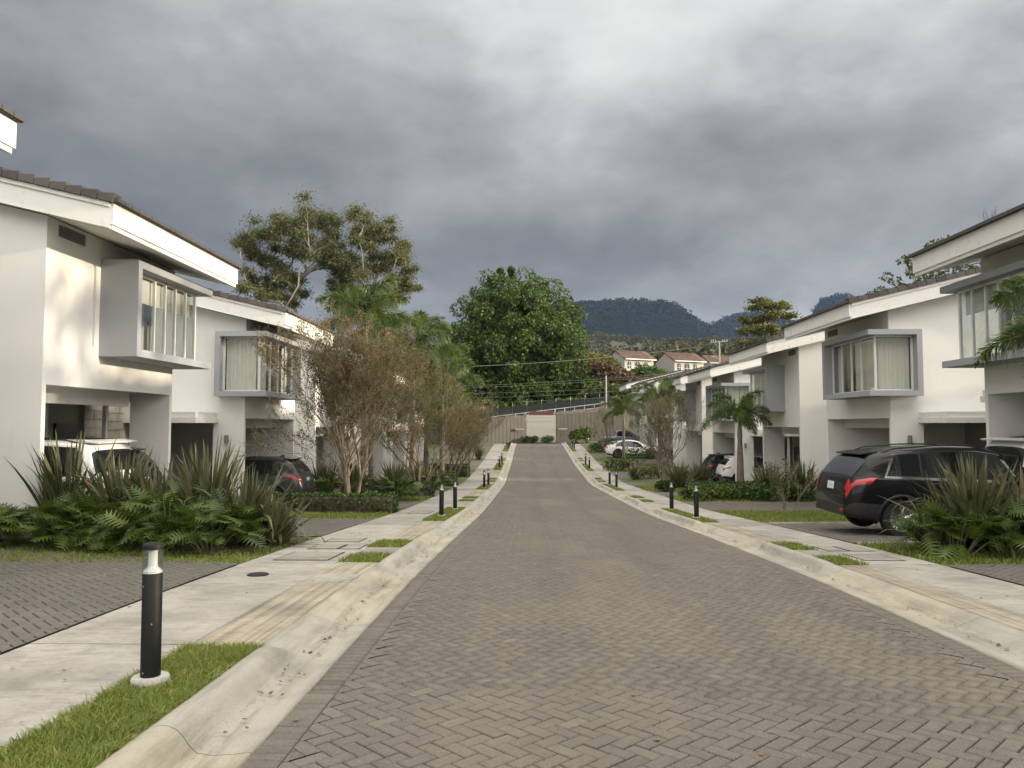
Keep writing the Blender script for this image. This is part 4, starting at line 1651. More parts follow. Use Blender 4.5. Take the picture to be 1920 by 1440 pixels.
# garden bed on the left, between the first two driveways
for x, y, n, h, s, d, lab in (
        (-8.55, 14.1, 75, 1.85, .26, .3, 'tall dense flax at the far left end of the left garden bed'),
        (-7.35, 13.75, 70, 1.65, .30, .4, 'flax in front of the white SUV, second from the left'),
        (-6.45, 13.3, 75, 1.45, .38, .6, 'shorter flax with drooping leaf, centre of the left bed'),
        (-5.65, 13.5, 85, 1.75, .30, .3, 'large spiky flax right of centre in the left bed'),
        (-4.85, 13.1, 70, 1.35, .42, .6, 'thinner flax near the right end of the left bed'),
        (-4.32, 12.9, 70, .95, .62, 1.1, 'low arching flax with dry leaves at the right end of the left bed')):
    flax(x, y, n, h, s, lab, d)
k = 0
for x, y, rd, h, lab in (
        (-8.75, 12.95, .55, .55, 'lobed-leaf plant at the far left of the left bed'),
        (-8.0, 12.75, .6, .72, 'lobed-leaf plant with pale new leaves under the tall flax'),
        (-7.2, 12.45, .6, .6, 'low lobed-leaf plant left of the near bollard'),
        (-6.45, 12.25, .6, .55, 'lobed-leaf plant just behind the near bollard'),
        (-5.65, 12.05, .75, .85, 'biggest bushy lobed-leaf plant right of the near bollard'),
        (-4.95, 11.95, .6, .65, 'lobed-leaf plant at the right front of the left bed'),
        (-5.9, 12.95, .7, .95, 'tall lobed-leaf plant below the large spiky flax'),
        (-7.6, 13.3, .6, .8, 'lobed-leaf plant between the two left flax plants'),
        (-4.9, 12.75, .6, .75, 'lobed-leaf plant beside the arching dry flax'),
        (-9.5, 13.15, .6, .65, 'lobed-leaf plant cut by the left picture edge'),
        (-10.2, 13.2, .6, .6, 'lobed-leaf plant in the bed corner left of the picture edge'),
        (-6.9, 13.1, .6, .75, 'lobed-leaf plant in the dark middle of the left bed')):
    philo(x, y, 85, rd, h, lab, single=12)

# garden bed on the right, in front of the black SUV
for x, y, n, h, s, d, lab in (
        (7.0, 12.35, 130, 1.5, .42, .6, 'large spiky flax in front of the black SUV'),
        (8.4, 12.7, 80, 1.15, .42, .5, 'flax at the right picture edge behind the bed'),
        (7.75, 12.25, 90, 1.3, .45, .6, 'flax in the middle front of the right bed'),
        (6.35, 12.2, 55, .9, .62, .9, 'low yellowing flax reaching left below the black SUV')):
    flax(x, y, n, h, s, lab, d)
for x, y, rd, h, lab in (
        (6.35, 11.75, .6, .65, 'lobed-leaf plant at the left front of the right bed'),
        (7.1, 11.75, .65, .72, 'lobed-leaf plant in the middle of the right bed'),
        (7.9, 11.95, .6, .7, 'lobed-leaf plant at the right picture edge')):
    philo(x, y, 90, rd, h, lab, single=12)

# second and third beds on the left
hedge(-7.6, -3.98, 22.3, 23.1, .52, 'clipped hedge under the large crape myrtle, left side')
hedge(-6.2, -4.0, 31.6, 32.2, .6, 'clipped hedge at the end of the second left bed')
hedge(-7.0, -4.0, 41.6, 42.4, .75, 'clipped hedge behind the second crape myrtle, left side')
hedge(-7.5, -4.0, 50.2, 51.0, .8, 'clipped hedge behind the third crape myrtle, left side')
for x, y, n, h, s, lab in ((-7.9, 29.5, 60, 1.6, .3, 'flax by the dark grey SUV, second left bed'), (-6.9, 30.2, 70, 1.7, .32, 'tall flax in the middle of the second left bed'),
                           (-5.2, 29.6, 80, 1.5, .36, 'light green flax at the right of the second left bed'),
                           (-5.6, 39.6, 70, 1.4, .36, 'flax in the third left bed, left of centre'), (-4.9, 39.0, 60, 1.2, .4, 'flax at the sidewalk edge of the third left bed'),
                           (-4.4, 66.0, 60, 1.3, .3, 'far flax beside the brown gate, left side')):
    flax(x, y, n, h, s, lab, .5)
for x, y, rd, h, lab in ((-7.4, 28.9, .8, .8, 'dark lobed-leaf plant right of the dark grey SUV'), (-6.2, 29.0, .8, .85, 'dark lobed-leaf plant in the second left bed'),
                         (-5.0, 28.8, .8, .85, 'lobed-leaf plant at the sidewalk end of the second left bed'), (-4.7, 38.4, .8, .7, 'lobed-leaf plant in the third left bed')):
    philo(x, y, 110, rd, h, lab, single=0)

# right side gardens
for x, y, n, h, s, lab in ((10.6, 30.2, 70, 1.55, .3, 'right flax of the two before the third right house'), (9.4, 30.6, 75, 1.5, .34, 'left flax of the two before the third right house'),
                           (7.6, 39.4, 70, 1.45, .42, 'left flax behind the bare crape myrtle trunk'), (8.8, 39.8, 80, 1.5, .42, 'right flax behind the bare crape myrtle trunk'),
                           (6.6, 48.5, 60, 1.1, .5, 'low flax left of the bare crape myrtle')):
    flax(x, y, n, h, s, lab, .5)
hedge(6.6, 10.2, 31.6, 32.4, .6, 'clipped hedge below the palm with a spear leaf')
for x, y, rx, h, lab, mt in ((6.5, 29.7, .8, .55, 'light green low shrub beside the right driveway', 'philo'), (7.7, 30.0, .9, .6, 'low shrub in the middle of the right driveway bed', 'philo'),
                             (9.0, 29.4, .9, .7, 'dark shrub before the left flax on the right', 'hedge'), (10.0, 29.3, .8, .8, 'dark shrub before the right flax on the right', 'hedge'),
                             (6.4, 36.6, .45, .6, 'small round shrub alone on the far lawn', 'hedge'), (8.6, 60.5, 1.6, 1.6, 'dark bush behind the white coupe', 'hedge'),
                             (10.5, 61, 1.5, 1.7, 'dark bush over the white coupe bonnet', 'shrub'), (6.3, 55.5, 1.1, .9, 'bush on the lawn in front of the white coupe', 'shrub'),
                             (7.5, 49.5, 1.0, .8, 'grey green bush at the foot of the bare crape myrtle', 'shrub'), (6.6, 74.0, 1.1, 1.0, 'dark bush between the coupe and the pickup', 'hedge'),
                             (7.8, 75.5, 1.3, 1.2, 'green bush in front of the blue pickup', 'philo')):
    shrub(x, y, rx, h, lab, mt, 1100, .1)

# crape myrtles
myrtle(-5.35, 23.2, 5.0, 7, 7, 34000, 18, 'large twiggy crape myrtle with pink flowers on the left', 11, .47, .40, r0=.055)
myrtle(-4.75, 33.0, 4.6, 7, 6, 16000, 4, 'second crape myrtle on the left, nearly bare and tan', 12, .46, .42, r0=.055)
myrtle(-4.5, 45.0, 4.4, 7, 6, 12000, 2, 'third crape myrtle on the left, fine bare twigs', 13, .48, .45, r0=.055)
myrtle(-4.6, 55.0, 4.2, 6, 6, 9000, 0, 'far left crape myrtle close to the brown gate', 14, .40, .5, r0=.05)
myrtle(7.75, 44.5, 4.6, 6, 6, 9000, 0, 'bare crape myrtle on the right before the white coupe', 15, .40, .42, r0=.05)
myrtle(7.15, 72.0, 4.2, 5, 5, 1500, 0, 'distant bare crape myrtle beside the blue pickup', 16, .40, .5, r0=.05)
myrtle(7.0, 21.2, 1.75, 4, 4, 700, 0, 'small sapling on the lawn behind the black SUV', 17, .45, .5, 'shrub', r0=.014, group='saplings')
myrtle(6.9, 62.5, 2.4, 2, 3, 120, 0, 'thin bare sapling in front of the white coupe', 18, .4, .2, 'shrub', r0=.02, group='saplings')

# palms
palm(8.95, 33.0, 1.85, 1.0, 11, 'palm with a tall spear leaf before the right carport', 21, .13, 1.7)
palm(8.4, 50.0, 3.2, 1.25, 11, 'palm behind the bare crape myrtle on the right', 22, .12, 1.5)
palm(8.1, 66.5, 2.7, 1.3, 10, 'farthest right palm above the blue pickup', 23, .12, .8)
palm(9.5, 13.1, 2.85, 1.15, 13, 'palm whose fronds reach in at the right picture edge', 24, .12, 0)
palm(-7.0, 32.5, 5.9, 1.5, 13, 'tallest left palm with a spear leaf behind the pink-flowered tree', 25, .14, 1.6)
palm(-6.1, 40.0, 5.2, 1.9, 13, 'broad left palm whose fronds spread toward the big green tree', 26, .14, 0)
palm(-5.7, 50.0, 4.3, 1.9, 12, 'left palm with yellowish fronds above the tan branches', 27, .14, 0)
palm(-6.2, 46.0, 2.6, 1.7, 11, 'low yellow green palm between the left crape myrtles', 28, .14, 0)
palm(-7.6, 36.5, 4.4, 1.7, 12, 'left palm standing low behind the pink-flowered tree', 29, .14, 0)

# ------------------------------------------------------------------ large trees


def crown_tree(name, base, trunk_top, clusters, rads, per, size, mat, bark, label, cat='tree', group=None, r0=.4, flat=.7, tmpl=QUAD_V, droop=0.0, limbs=40, shell=.35, forks=5, soft=False):
    """clusters are offsets from the base; limbs run from the trunk to the leaf clusters"""
    o = empty(name, base, label, cat, group)
    C = np.asarray(clusters, float)
    leafballs('crown', C, rads, per, size, mat, o, flat, tmpl, .8, droop, shell, soft=soft)
    mb = MB()
    tt = Vector(trunk_top)
    trunk = [Vector((0, 0, -1.0)), Vector((tt.x * .2, tt.y * .2, tt.z * .33)), Vector((tt.x * .55, tt.y * .55, tt.z * .66)), tt]
    mb.tube(trunk, [r0 * 1.25, r0, r0 * .8, r0 * .55], 10)
    # limbs grow outwards: every cluster hangs on the nearest point already grown
    rs = random.Random(len(label))
    nodes = [[trunk[2], 0.0, -1], [trunk[2].lerp(trunk[3], .5), 0.0, -1], [trunk[3], 0.0, -1]]      # point, path length, limb
    order = sorted((Vector(C[i]) for i in rng.permutation(len(C))[:limbs]), key=lambda q: (q - trunk[2]).length)
    limbl = []
    for c in order:
        k = min(range(len(nodes)), key=lambda i: (nodes[i][0] - c).length * 1.25 + nodes[i][1] * .55 + max(0, nodes[i][0].z - c.z))
        bp, pl_, par = nodes[k]
        v = c - bp
        ln = v.length
        m1 = bp + v * .33 + Vector((rs.gauss(0, .05), rs.gauss(0, .05), .09)) * ln
        m2 = bp + v * .68 + Vector((rs.gauss(0, .05), rs.gauss(0, .05), .06)) * ln
        limbl.append([bp, m1, m2, c, par, 1])
        me_ = len(limbl) - 1
        q = par
        while q >= 0:
            limbl[q][5] += 1
            q = limbl[q][4]
        nodes += [[m1, pl_ + ln * .33, me_], [m2, pl_ + ln * .68, me_], [c, pl_ + ln, me_]]
    for bp, m1, m2, c, par, cnt in limbl:
        r1 = min(r0 * .5, .062 * r0 * cnt ** .55 + .02)
        re = .085 * r0 * max(1, cnt * .5) ** .5 * .7 + .012
        mb.tube([bp, m1, m2, c], [r1, r1 * .9, (r1 + re) / 2, min(re, r1 * .7)], 6, cap=False)
    link('trunk', mb.mesh('trunk', smooth=60, recalc=False), M[bark], o)
    return o


# eucalyptus pair behind the left row: crowns charted in metres across and up from the foot
SCL = 75 / 1440 / 4.364
E1 = [(500, 180, 75), (600, 200, 85), (740, 150, 90), (860, 170, 85), (960, 190, 80), (820, 235, 80), (940, 300, 70), (330, 290, 70), (440, 260, 85), (560, 300, 90), (680, 330, 75), (205, 420, 70),
      (300, 390, 80), (400, 390, 90), (520, 420, 85), (640, 430, 70), (810, 390, 85), (900, 420, 80), (1000, 450, 60), (270, 480, 55), (390, 520, 75), (480, 540, 70), (720, 500, 70), (860, 520, 75),
      (540, 640, 90), (520, 720, 90), (600, 690, 70), (300, 640, 75), (250, 710, 60), (400, 740, 70), (640, 780, 60), (930, 560, 60), (350, 820, 70), (460, 860, 70), (620, 880, 60)]
E2 = [(1150, 250, 70), (1240, 230, 80), (1330, 270, 80), (1430, 300, 75), (1500, 370, 75), (1560, 440, 50), (1250, 330, 80), (1350, 370, 80), (1180, 370, 55), (1120, 490, 60), (1240, 460, 80),
      (1330, 500, 80), (1450, 500, 80), (1540, 540, 75), (1620, 610, 60), (1060, 560, 80), (1160, 590, 90), (1280, 600, 80), (1400, 620, 65), (1580, 690, 75), (1000, 640, 70), (1100, 680, 85),
      (1240, 700, 80), (1500, 740, 70), (1600, 760, 50), (960, 770, 70), (1050, 830, 80), (1300, 810, 75), (1420, 830, 75), (1180, 880, 80), (1350, 900, 70), (1520, 830, 60)]


def euc(chart, u0, y, label, lean, forks):
    X0 = ((400 + u0 / 4.364) - 993) * y / 1440
    g = float(hill(X0, y)) + .3
    C, Rr = [], []
    for u, v, r_ in chart:
        for _ in range(4):
            C.append(((u - u0) * SCL * y / 75 + rng.normal(0, .38), rng.normal(0, 2.2), (798 - (360 + v / 4.364)) * y / 1440 + 1.63 - g + rng.normal(0, .28)))
            Rr.append(r_ * SCL * .98)
    return crown_tree('eucalyptus', (X0, y, g), lean, C, Rr, 430, .175, M['euc'], 'bark_grey', label, group='eucalyptus trees', r0=.42, flat=.62, tmpl=LONG_V * np.array([1.3, 1.5, 1]), droop=.55, limbs=135, shell=.2, forks=forks, soft=True)


euc(E1, 800, 75, 'tall spreading eucalyptus behind the left houses, left of the pair', (-.3, 0, 7.5), 11)
euc(E2, 1080, 77, 'right eucalyptus of the pair, leaning right with pale limbs', (1.0, 0, 6.5), 9)
cl = [(rng.normal(0, 1.6), rng.normal(0, 1.5), 5.5 + rng.normal(0, 1.3)) for _ in range(45)]
crown_tree('eucalyptus', (-13.5, 100, float(hill(-13.5, 100)) + .2), (0, 0, 4), np.array(cl) + np.array([0, 0, 2.6]), np.full(45, .9), 110, .34, M['euc'], 'bark_grey', 'small distant eucalyptus between the pair and the big green tree', group='eucalyptus trees', r0=.25)

# big dense green tree at the end of the street
C, Rr = [], []
for i in range(470):
    a = rng.uniform(0, 6.283)
    zz = rng.uniform(-1, 1)
    ph = math.acos(np.clip(zz, -1, 1))
    r_ = rng.uniform(.55, 1.0)
    x = math.sin(ph) * math.cos(a) * r_ * 10.6
    yv = math.sin(ph) * math.sin(a) * r_ * 9.5
    z = math.cos(ph) * r_ * 11.0
    if z < 0:
        x *= 1.0 + .02 * z
    if z > 0:
        x *= 1 - .16 * (z / 11.0) ** 2
    bul = 1 + .16 * math.sin(a * 3 + 1.1) * math.sin(ph * 2.3) + .10 * math.sin(a * 7 + ph * 5)
    x, z = x * bul - .35, z * (1 + .10 * math.sin(a * 4 + .7))
    C.append((x + rng.normal(0, .5), yv, 11.4 + z + rng.normal(0, .4)))
    Rr.append(rng.uniform(1.0, 1.9))
for x, z in ((-2.6, 23.2), (-.9, 23.4), (-4.0, 22.0)):
    for q in range(4):
        C.append((x + q * .12, 0, z - q * .55))
        Rr.append(.35)
gx, gy = -1.9, 116.0
bigtree = crown_tree('broadleaf_tree', (gx, gy, float(hill(gx, gy)) - .2), (0.4, 0, 6), C, Rr, 210, .40, M['fig'], 'bark', 'huge dense green tree at the end of the street', r0=.8, flat=.8,
                     tmpl=LONG_V * np.array([1.1, 1.9, 1]), droop=.75, limbs=60, shell=.45, forks=10)
# understorey at its foot
for i, (x, y, rx, h, lab) in enumerate(((-12, 108, 3.6, 5.0, 'dark thicket left of the big green tree foot'), (-6, 107, 3.4, 4.2, 'dark thicket below the big green tree, left part'),
                                        (0, 108, 3.2, 4.0, 'dark thicket below the big green tree, middle'), (6, 108, 3.2, 4.6, 'dark thicket below the big green tree, right part'))):
    o = shrub(x, y, rx, h, lab, 'fig', 4200, .45, float(hill(x, y)) - rzf(y) - KH, 'thickets behind the railing')

# greenery filling in behind the left row
for x, y, rx, rzv, cz, mt, lab in ((-17.5, 66, 3.4, 2.6, 5.6, 'fig', 'dark round tree behind the left houses under the eucalyptus'), (-12.5, 74, 3.0, 2.4, 6.0, 'euc', 'olive tree behind the left palms'),
                                   (-9.5, 84, 3.2, 2.6, 5.4, 'fig', 'green tree between the left palms and the big tree'), (-22, 62, 3.0, 2.4, 6.2, 'euc', 'olive tree low behind the left house roofs')):
    a = rng.uniform(0, 6.283, 60)
    r_ = np.sqrt(rng.uniform(0, 1, 60))
    C = np.stack([np.cos(a) * r_ * rx, np.sin(a) * r_ * rx, cz + np.sqrt(1 - r_ ** 2 * .9) * rzv * rng.uniform(-.6, 1, 60)], 1)
    crown_tree('broadleaf_tree', (x, y, rzf(y)), (0, 0, cz - 2), C, np.full(60, .9), 150, .24, M[mt], 'bark_dark', lab, group='trees behind the left houses', r0=.25, limbs=40, soft=True)
# ------------------------------------------------------------------ cars
def paint(name, col, metal=0.0, rough=0.3):
    m, n, p, _ = newmat(name)
    pos = worldpos(n)
    f = noise_tex(n, pos, 6, 4, 0.6)
    setc(n, p.inputs['Base Color'], ramp(n, f, [(0.3, tuple(c * .93 for c in col)), (0.7, col)]))
    p.inputs['Metallic'].default_value = metal
    p.inputs['Roughness'].default_value = rough
    p.inputs['Specular IOR Level'].default_value = 0.15
    p.inputs['Coat Weight'].default_value = 0.4
    p.inputs['Coat Roughness'].default_value = 0.03
    return m


M['p_black'] = paint('black_car_paint', (0.008, 0.008, 0.010))
M['p_white'] = paint('white_car_paint', (0.78, 0.78, 0.76))
M['p_grey'] = paint('grey_car_paint', (0.075, 0.075, 0.078), .5)
M['p_navy'] = paint('dark_navy_car_paint', (0.018, 0.02, 0.028), .3)
M['p_blue'] = paint('blue_grey_car_paint', (0.13, 0.165, 0.20), .4)
M['cglass'] = plain('dark_car_glass', (0.010, 0.011, 0.013), 0.04, vary=0.05, spec=0.8)
M['trim'] = plain('black_plastic', (0.016, 0.016, 0.017), 0.6)
M['chrome'] = plain('chrome', (0.8, 0.8, 0.8), 0.12, metal=1.0, vary=.02)
M['tyre'] = plain('tyre_rubber', (0.014, 0.014, 0.014), 0.85)
M['rim'] = plain('alloy_rim', (0.45, 0.45, 0.46), 0.3, metal=0.9)
M['dark_rim'] = plain('dark_rim', (0.05, 0.05, 0.05), 0.4, metal=0.6)
M['red'] = plain('red_lamp_lens', (0.42, 0.012, 0.012), 0.12, vary=.15, spec=.7)
M['headlamp'] = plain('headlamp_lens', (0.6, 0.6, 0.62), 0.1, metal=.4)
mm, nn, pp, _ = newmat('number_plate')
_o = objco(nn)
_sp = nn.nodes.new('ShaderNodeSeparateXYZ')
nn.links.new(_o, _sp.inputs[0])
_vn = nn.nodes.new('ShaderNodeTexVoronoi')
_vn.inputs['Scale'].default_value = 26
nn.links.new(_o, _vn.inputs['Vector'])
_band = mth(nn, 'LESS_THAN', mth(nn, 'ABSOLUTE', mth(nn, 'SUBTRACT', _sp.outputs[2], 0.0)), .028)
_ch = mth(nn, 'LESS_THAN', _vn.outputs['Distance'], .32)
setc(nn, pp.inputs['Base Color'], mixc(nn, mth(nn, 'MULTIPLY', _band, _ch), (0.62, 0.64, 0.66), (0.05, 0.07, 0.14)))
pp.inputs['Roughness'].default_value = .4
M['plate'] = mm


def smooth_tab(tab, xs_):
    t = np.array(tab, float)
    d = np.linspace(-.06, .06, 7)
    x = np.clip(xs_[:, None] + d[None], t[0, 0], t[-1, 0])
    return np.interp(x, t[:, 0], t[:, 1]).mean(1)


class Car:
    def __init__(self, c):
        self.c = c
        self.L = c['top'][-1][0]

    def ring(self, x):
        c = self.c
        x = np.atleast_1d(np.asarray(x, float))
        top = smooth_tab(c['top'], x)
        zb = smooth_tab(c['bot'], x)
        belt = np.minimum(smooth_tab(c['belt'], x), top - .035)
        w = smooth_tab(c['w'], x)
        belt = np.maximum(belt, zb + .1)
        top = np.maximum(top, belt + .03)
        G = np.clip((top - belt) / .45, 0, 1)
        rh = .03 + .08 * G
        wr = .935 * w - c.get('tumble', .27) * np.maximum(0, top - rh - belt)
        zm = zb + .55 * (belt - zb)
        pts = [(0 * w, zb), (.80 * w, zb), (.94 * w, zb + .05), (.985 * w, zb + np.minimum(.18, .3 * (belt - zb))), (1.0 * w, zm),
               (.995 * w, zm + .55 * (belt - zm)), (.97 * w, belt - .03), (.935 * w, belt),
               (.5 * (.935 * w + wr), .5 * (belt + top - rh)), (wr, top - rh), (.92 * wr, top - .035 * G - .008), (.74 * wr, top - .012 * G - .003), (.4 * wr, top - .002), (0 * w, top)]
        return np.stack([np.stack([np.asarray(a) + 0 * w, np.asarray(b) + 0 * w], -1) for a, b in pts], 1)     # n,14,2

    def S(self, x, v, sgn=-1):
        """points on the skin; x and v arrays of the same shape"""
        x, v = np.broadcast_arrays(np.asarray(x, float), np.asarray(v, float))
        sh = x.shape
        r_ = self.ring(x.ravel())
        i = np.clip(np.floor(v.ravel()).astype(int), 0, 12)
        f = v.ravel() - i
        k = np.arange(len(i))
        p = r_[k, i] * (1 - f)[:, None] + r_[k, i + 1] * f[:, None]
        return np.stack([x.ravel(), sgn * p[:, 0], p[:, 1]], -1).reshape(sh + (3,))

    def patch(self, X, V, sgn=-1, off=.006):
        """a panel lying on the skin: X, V (a, b) parameter grids"""
        e = 1e-3
        P = self.S(X, V, sgn)
        du = self.S(X + e, V, sgn) - self.S(X - e, V, sgn)
        dv = self.S(X, np.minimum(V + e, 12.999), sgn) - self.S(X, np.maximum(V - e, 0), sgn)
        n = np.cross(du, dv)
        n /= np.maximum(np.linalg.norm(n, axis=-1, keepdims=True), 1e-9)
        n *= -sgn if True else 1
        ctr = np.array([self.L / 2, 0, .8])
        flip = np.sign(((P - ctr) * n).sum(-1, keepdims=True))
        return P + n * flip * off


def quadgrid(xa0, xb0, xa1, xb1, v0, v1, a=10, b=5):
    """parameter grid of a slanted four-sided panel: bottom from xa0 to xb0, top from xa1 to xb1"""
    s, t = np.meshgrid(np.linspace(0, 1, a), np.linspace(0, 1, b), indexing='ij')
    xa = xa0 + (xa1 - xa0) * t
    xb = xb0 + (xb1 - xb0) * t
    return xa + (xb - xa) * s, v0 + (v1 - v0) * t


WHEELS = {}


def wheel_parts(r, w, style):
    k = (r, w, style)
    if k in WHEELS:
        return WHEELS[k]
    tb = MB()
    prof = [(r * .66, -w / 2), (r * .93, -w / 2), (r * .985, -w / 2 + .03), (r, -w / 4), (r, w / 4), (r * .985, w / 2 - .03), (r * .93, w / 2), (r * .66, w / 2)]
    tyre = tb.lathe(prof + [prof[0]], 36, cap=False).mesh('tyre', smooth=40)
    rb = MB()
    rb.lathe([(r * .67, w / 2 - .01), (r * .67, w / 2 - .03), (r * .60, w / 2 - .05), (r * .60, -w / 2 + .06), (.02, -w / 2 + .06)], 36, cap=False)
    n = 5 if style == 0 else 10
    for i in range(n):
        a = 6.283 * i / n
        for da in ((-.10, .10) if style == 0 else (0,)):
            p = [(.04 * math.cos(a), .04 * math.sin(a), w / 2 - .055), (r * .40 * math.cos(a + da * .8), r * .40 * math.sin(a + da * .8), w / 2 - .035), (r * .64 * math.cos(a + da * 1.5), r * .64 * math.sin(a + da * 1.5), w / 2 - .03)]
            rb.tube(p, [.022, .018, .02], 6)
    rb.lathe([(.05, w / 2 - .07), (.05, w / 2 - .04), (.03, w / 2 - .03), (.005, w / 2 - .03)], 16)
    rim = rb.mesh('rim', smooth=40)
    WHEELS[k] = (tyre, rim)
    return WHEELS[k]


def make_car(c, loc, heading, label, paintm, rimm='rim'):
    car = Car(c)
    L = car.L
    o = empty('parked_car', loc, label, 'car', 'parked cars', heading)
    # body skin
    nx = 74
    xs_ = np.linspace(0, 1, nx)
    xs_ = L * (xs_ - .09 * np.sin(2 * math.pi * xs_) / (2 * math.pi) * 6 * .9)
    xs_ = np.sort(np.clip(xs_, 0, L))
    ring = car.ring(xs_)
    right = np.concatenate([ring[:, ::-1] * np.array([-1, 1]), ring[:, 1:-1]], 1)        # closed loop
    m = right.shape[1]
    V = np.concatenate([np.repeat(xs_[:, None, None], m, 1), right], -1)
    vs = [tuple(p) for p in V.reshape(-1, 3)]
    fs = []
    for i in range(nx - 1):
        for k in range(m):
            k2 = (k + 1) % m
            fs.append((i * m + k, i * m + k2, (i + 1) * m + k2, (i + 1) * m + k))
    fs.append(tuple(range(m)))
    fs.append(tuple(range((nx - 1) * m + m - 1, (nx - 1) * m - 1, -1)))
    mb = MB()
    mb.add(vs, fs)
    me = mb.mesh('car_body')
    me.materials.append(M[paintm])
    me.materials.append(M['trim'])
    body = link('body', me, None, o)
    # wheel wells
    cut = MB()
    wr_ = c['r'] + .055
    for x in c['axles']:
        for sg in (-1, 1):
            pts = [(x + wr_ * math.cos(a), c['r'] + wr_ * math.sin(a)) for a in np.linspace(0, 6.283, 33)[:-1]]
            cut.prism(pts, 1, sg * (c['hw'] - .30), sg * (c['hw'] + .2))
    cme = cut.mesh('cutter')
    cme.materials.append(M['trim'])
    co = bpy.data.objects.new('cutter', cme)
    COL.objects.link(co)
    co.parent = o
    md = body.modifiers.new('b', 'BOOLEAN')
    md.object = co
    md.operation = 'DIFFERENCE'
    md.solver = 'EXACT'
    bpy.context.view_layer.update()
    dg = bpy.context.evaluated_depsgraph_get()
    nm = bpy.data.meshes.new_from_object(body.evaluated_get(dg))
    body.modifiers.clear()
    bpy.data.objects.remove(co, do_unlink=True)
    body.data = nm
    nm.polygons.foreach_set('use_smooth', [True] * len(nm.polygons))
    nm.set_sharp_from_angle(angle=R(38))
    # wheels
    ty, ri = wheel_parts(c['r'], .23, c.get('rim', 0))
    for x in c['axles']:
        for sg in (-1, 1):
            w = empty('wheel')
            w.parent = o
            w.location = (x, sg * (c['hw'] - .135), c['r'])
            w.rotation_euler = (R(90) if sg < 0 else R(-90), random.uniform(0, 1), 0)
            link('tyre', ty, M['tyre'], w)
            link('rim', ri, M[rimm], w)

    def panel(name, mat, X, Vv, sgn=-1, off=.006, parent=o):
        P = car.patch(X, Vv, sgn, off)
        return link(name, grid_mesh(name, P), M[mat], parent)

    for sg in (-1, 1):
        for q in c['side_win']:
            panel('side_window', 'cglass', *quadgrid(*q, 7.25, 9.0, 10, 5), sgn=sg, off=.004)
        # seal round the side glass
        q0, q1 = c['side_win'][0], c['side_win'][-1]
        g = .06
        fr = quadgrid(q0[0] - g, q1[1] + g, q0[2] - g, q1[3] + g, 6.95, 9.3, 30, 5)
        panel('window_surround', 'chrome' if c.get('chrome') else 'trim', *fr, sgn=sg, off=.002)
        if c.get('chrome'):
            fr = quadgrid(q0[0] - g * .25, q1[1] + g * .25, q0[2] - g * .25, q1[3] + g * .25, 7.18, 9.03, 30, 5)
            panel('window_seal', 'trim', *fr, sgn=sg, off=.003)
        # door gaps and handles
        for x in c['gaps']:
            panel('door_gap', 'trim', *quadgrid(x, x + .008, x + .02, x + .028, 3.2, 7.0, 2, 10), sgn=sg, off=.0015)
        for x in c['handles']:
            P = car.patch(np.array([[x, x + .2]]), np.array([[5.75, 5.75]]), sg, .02)[0]
            MB().tube([P[0], P.mean(0), P[1]], .012, 6).build('door_handle', M['chrome' if c.get('chrome') else paintm], o)
        # sill and arch cladding
        a0, a1 = c['axles']
        panel('sill', 'trim', *quadgrid(a0 + c['r'] + .06, a1 - c['r'] - .06, a0 + c['r'] + .06, a1 - c['r'] - .06, 1.3, 3.0 if c.get('clad') else 2.4, 10, 5), sgn=sg, off=.008)
        if c.get('clad'):
            for x in c['axles']:
                pts = []
                for a in np.linspace(R(-12), R(192), 22):
                    xx, zz = x + (c['r'] + .075) * math.cos(a), c['r'] + (c['r'] + .075) * math.sin(a)
                    rg = car.ring(np.array([min(max(xx, 0), L)]))[0]
                    yy = np.interp(zz, rg[1:8, 1], rg[1:8, 0])
                    pts.append((xx, sg * (yy + .004), zz))
                MB().tube(pts, .03, 5).build('arch_trim', M['trim'], o, smooth=50)
        # tail lamp
        for q in c['tail']:
            panel('tail_lamp', 'red', *quadgrid(*q[:4], q[4], q[5], 8, 6), sgn=sg, off=.01)
        panel('head_lamp', 'headlamp', *quadgrid(L - .55, L - .12, L - .6, L - .14, 5.2, 6.6, 8, 4), sgn=sg, off=.006)
        # mirror
        xm = c['mirror']
        yb = float(car.ring(np.array([xm]))[0][7, 0])
        zb_ = float(car.ring(np.array([xm]))[0][7, 1])
        mr = MB().lathe([(.03, -.12), (.075, -.10), (.095, -.04), (.095, .05), (.07, .10), (.02, .115)], 12)
        mo = mr.build('mirror', M[paintm], o, smooth=60)
        mo.location = (xm, sg * (yb + .13), zb_ + .07)
        mo.rotation_euler = (R(90), 0, 0)
        mo.scale = (.7, .75, 1.0)
        if c.get('rails'):
            x0, x1 = c['rails']
            pts = []
            for t in np.linspace(0, 1, 9):
                x = x0 + (x1 - x0) * t
                p = car.S(np.array([x]), np.array([10.4]), sg)[0]
                pts.append((p[0], p[1], p[2] + (.045 if .05 < t < .95 else -.005)))
            MB().tube(pts, .016, 6).build('roof_rail', M['trim'], o, smooth=60)
    # rear and front glass
    x0, x1 = c['rear_win']
    s, t = np.meshgrid(np.linspace(0, 1, 15), np.linspace(0, 1, 6), indexing='ij')
    half = 2.25

    def across(x0_, x1_, vlo, name, mat, off):
        Pl = car.patch(x0_ + (x1_ - x0_) * t, vlo + (12.99 - vlo) * s, -1, off)
        Pr = car.patch(x0_ + (x1_ - x0_) * t, vlo + (12.99 - vlo) * s, 1, off)
        P = np.concatenate([Pl, Pr[::-1][1:]], 0)
        link(name, grid_mesh(name, P), M[mat], o)
    across(x0, x1, 9.6, 'rear_window', 'cglass', .006)
    if c.get('wind'):
        across(c['wind'][0], c['wind'][1], 9.7, 'windscreen', 'cglass', .006)
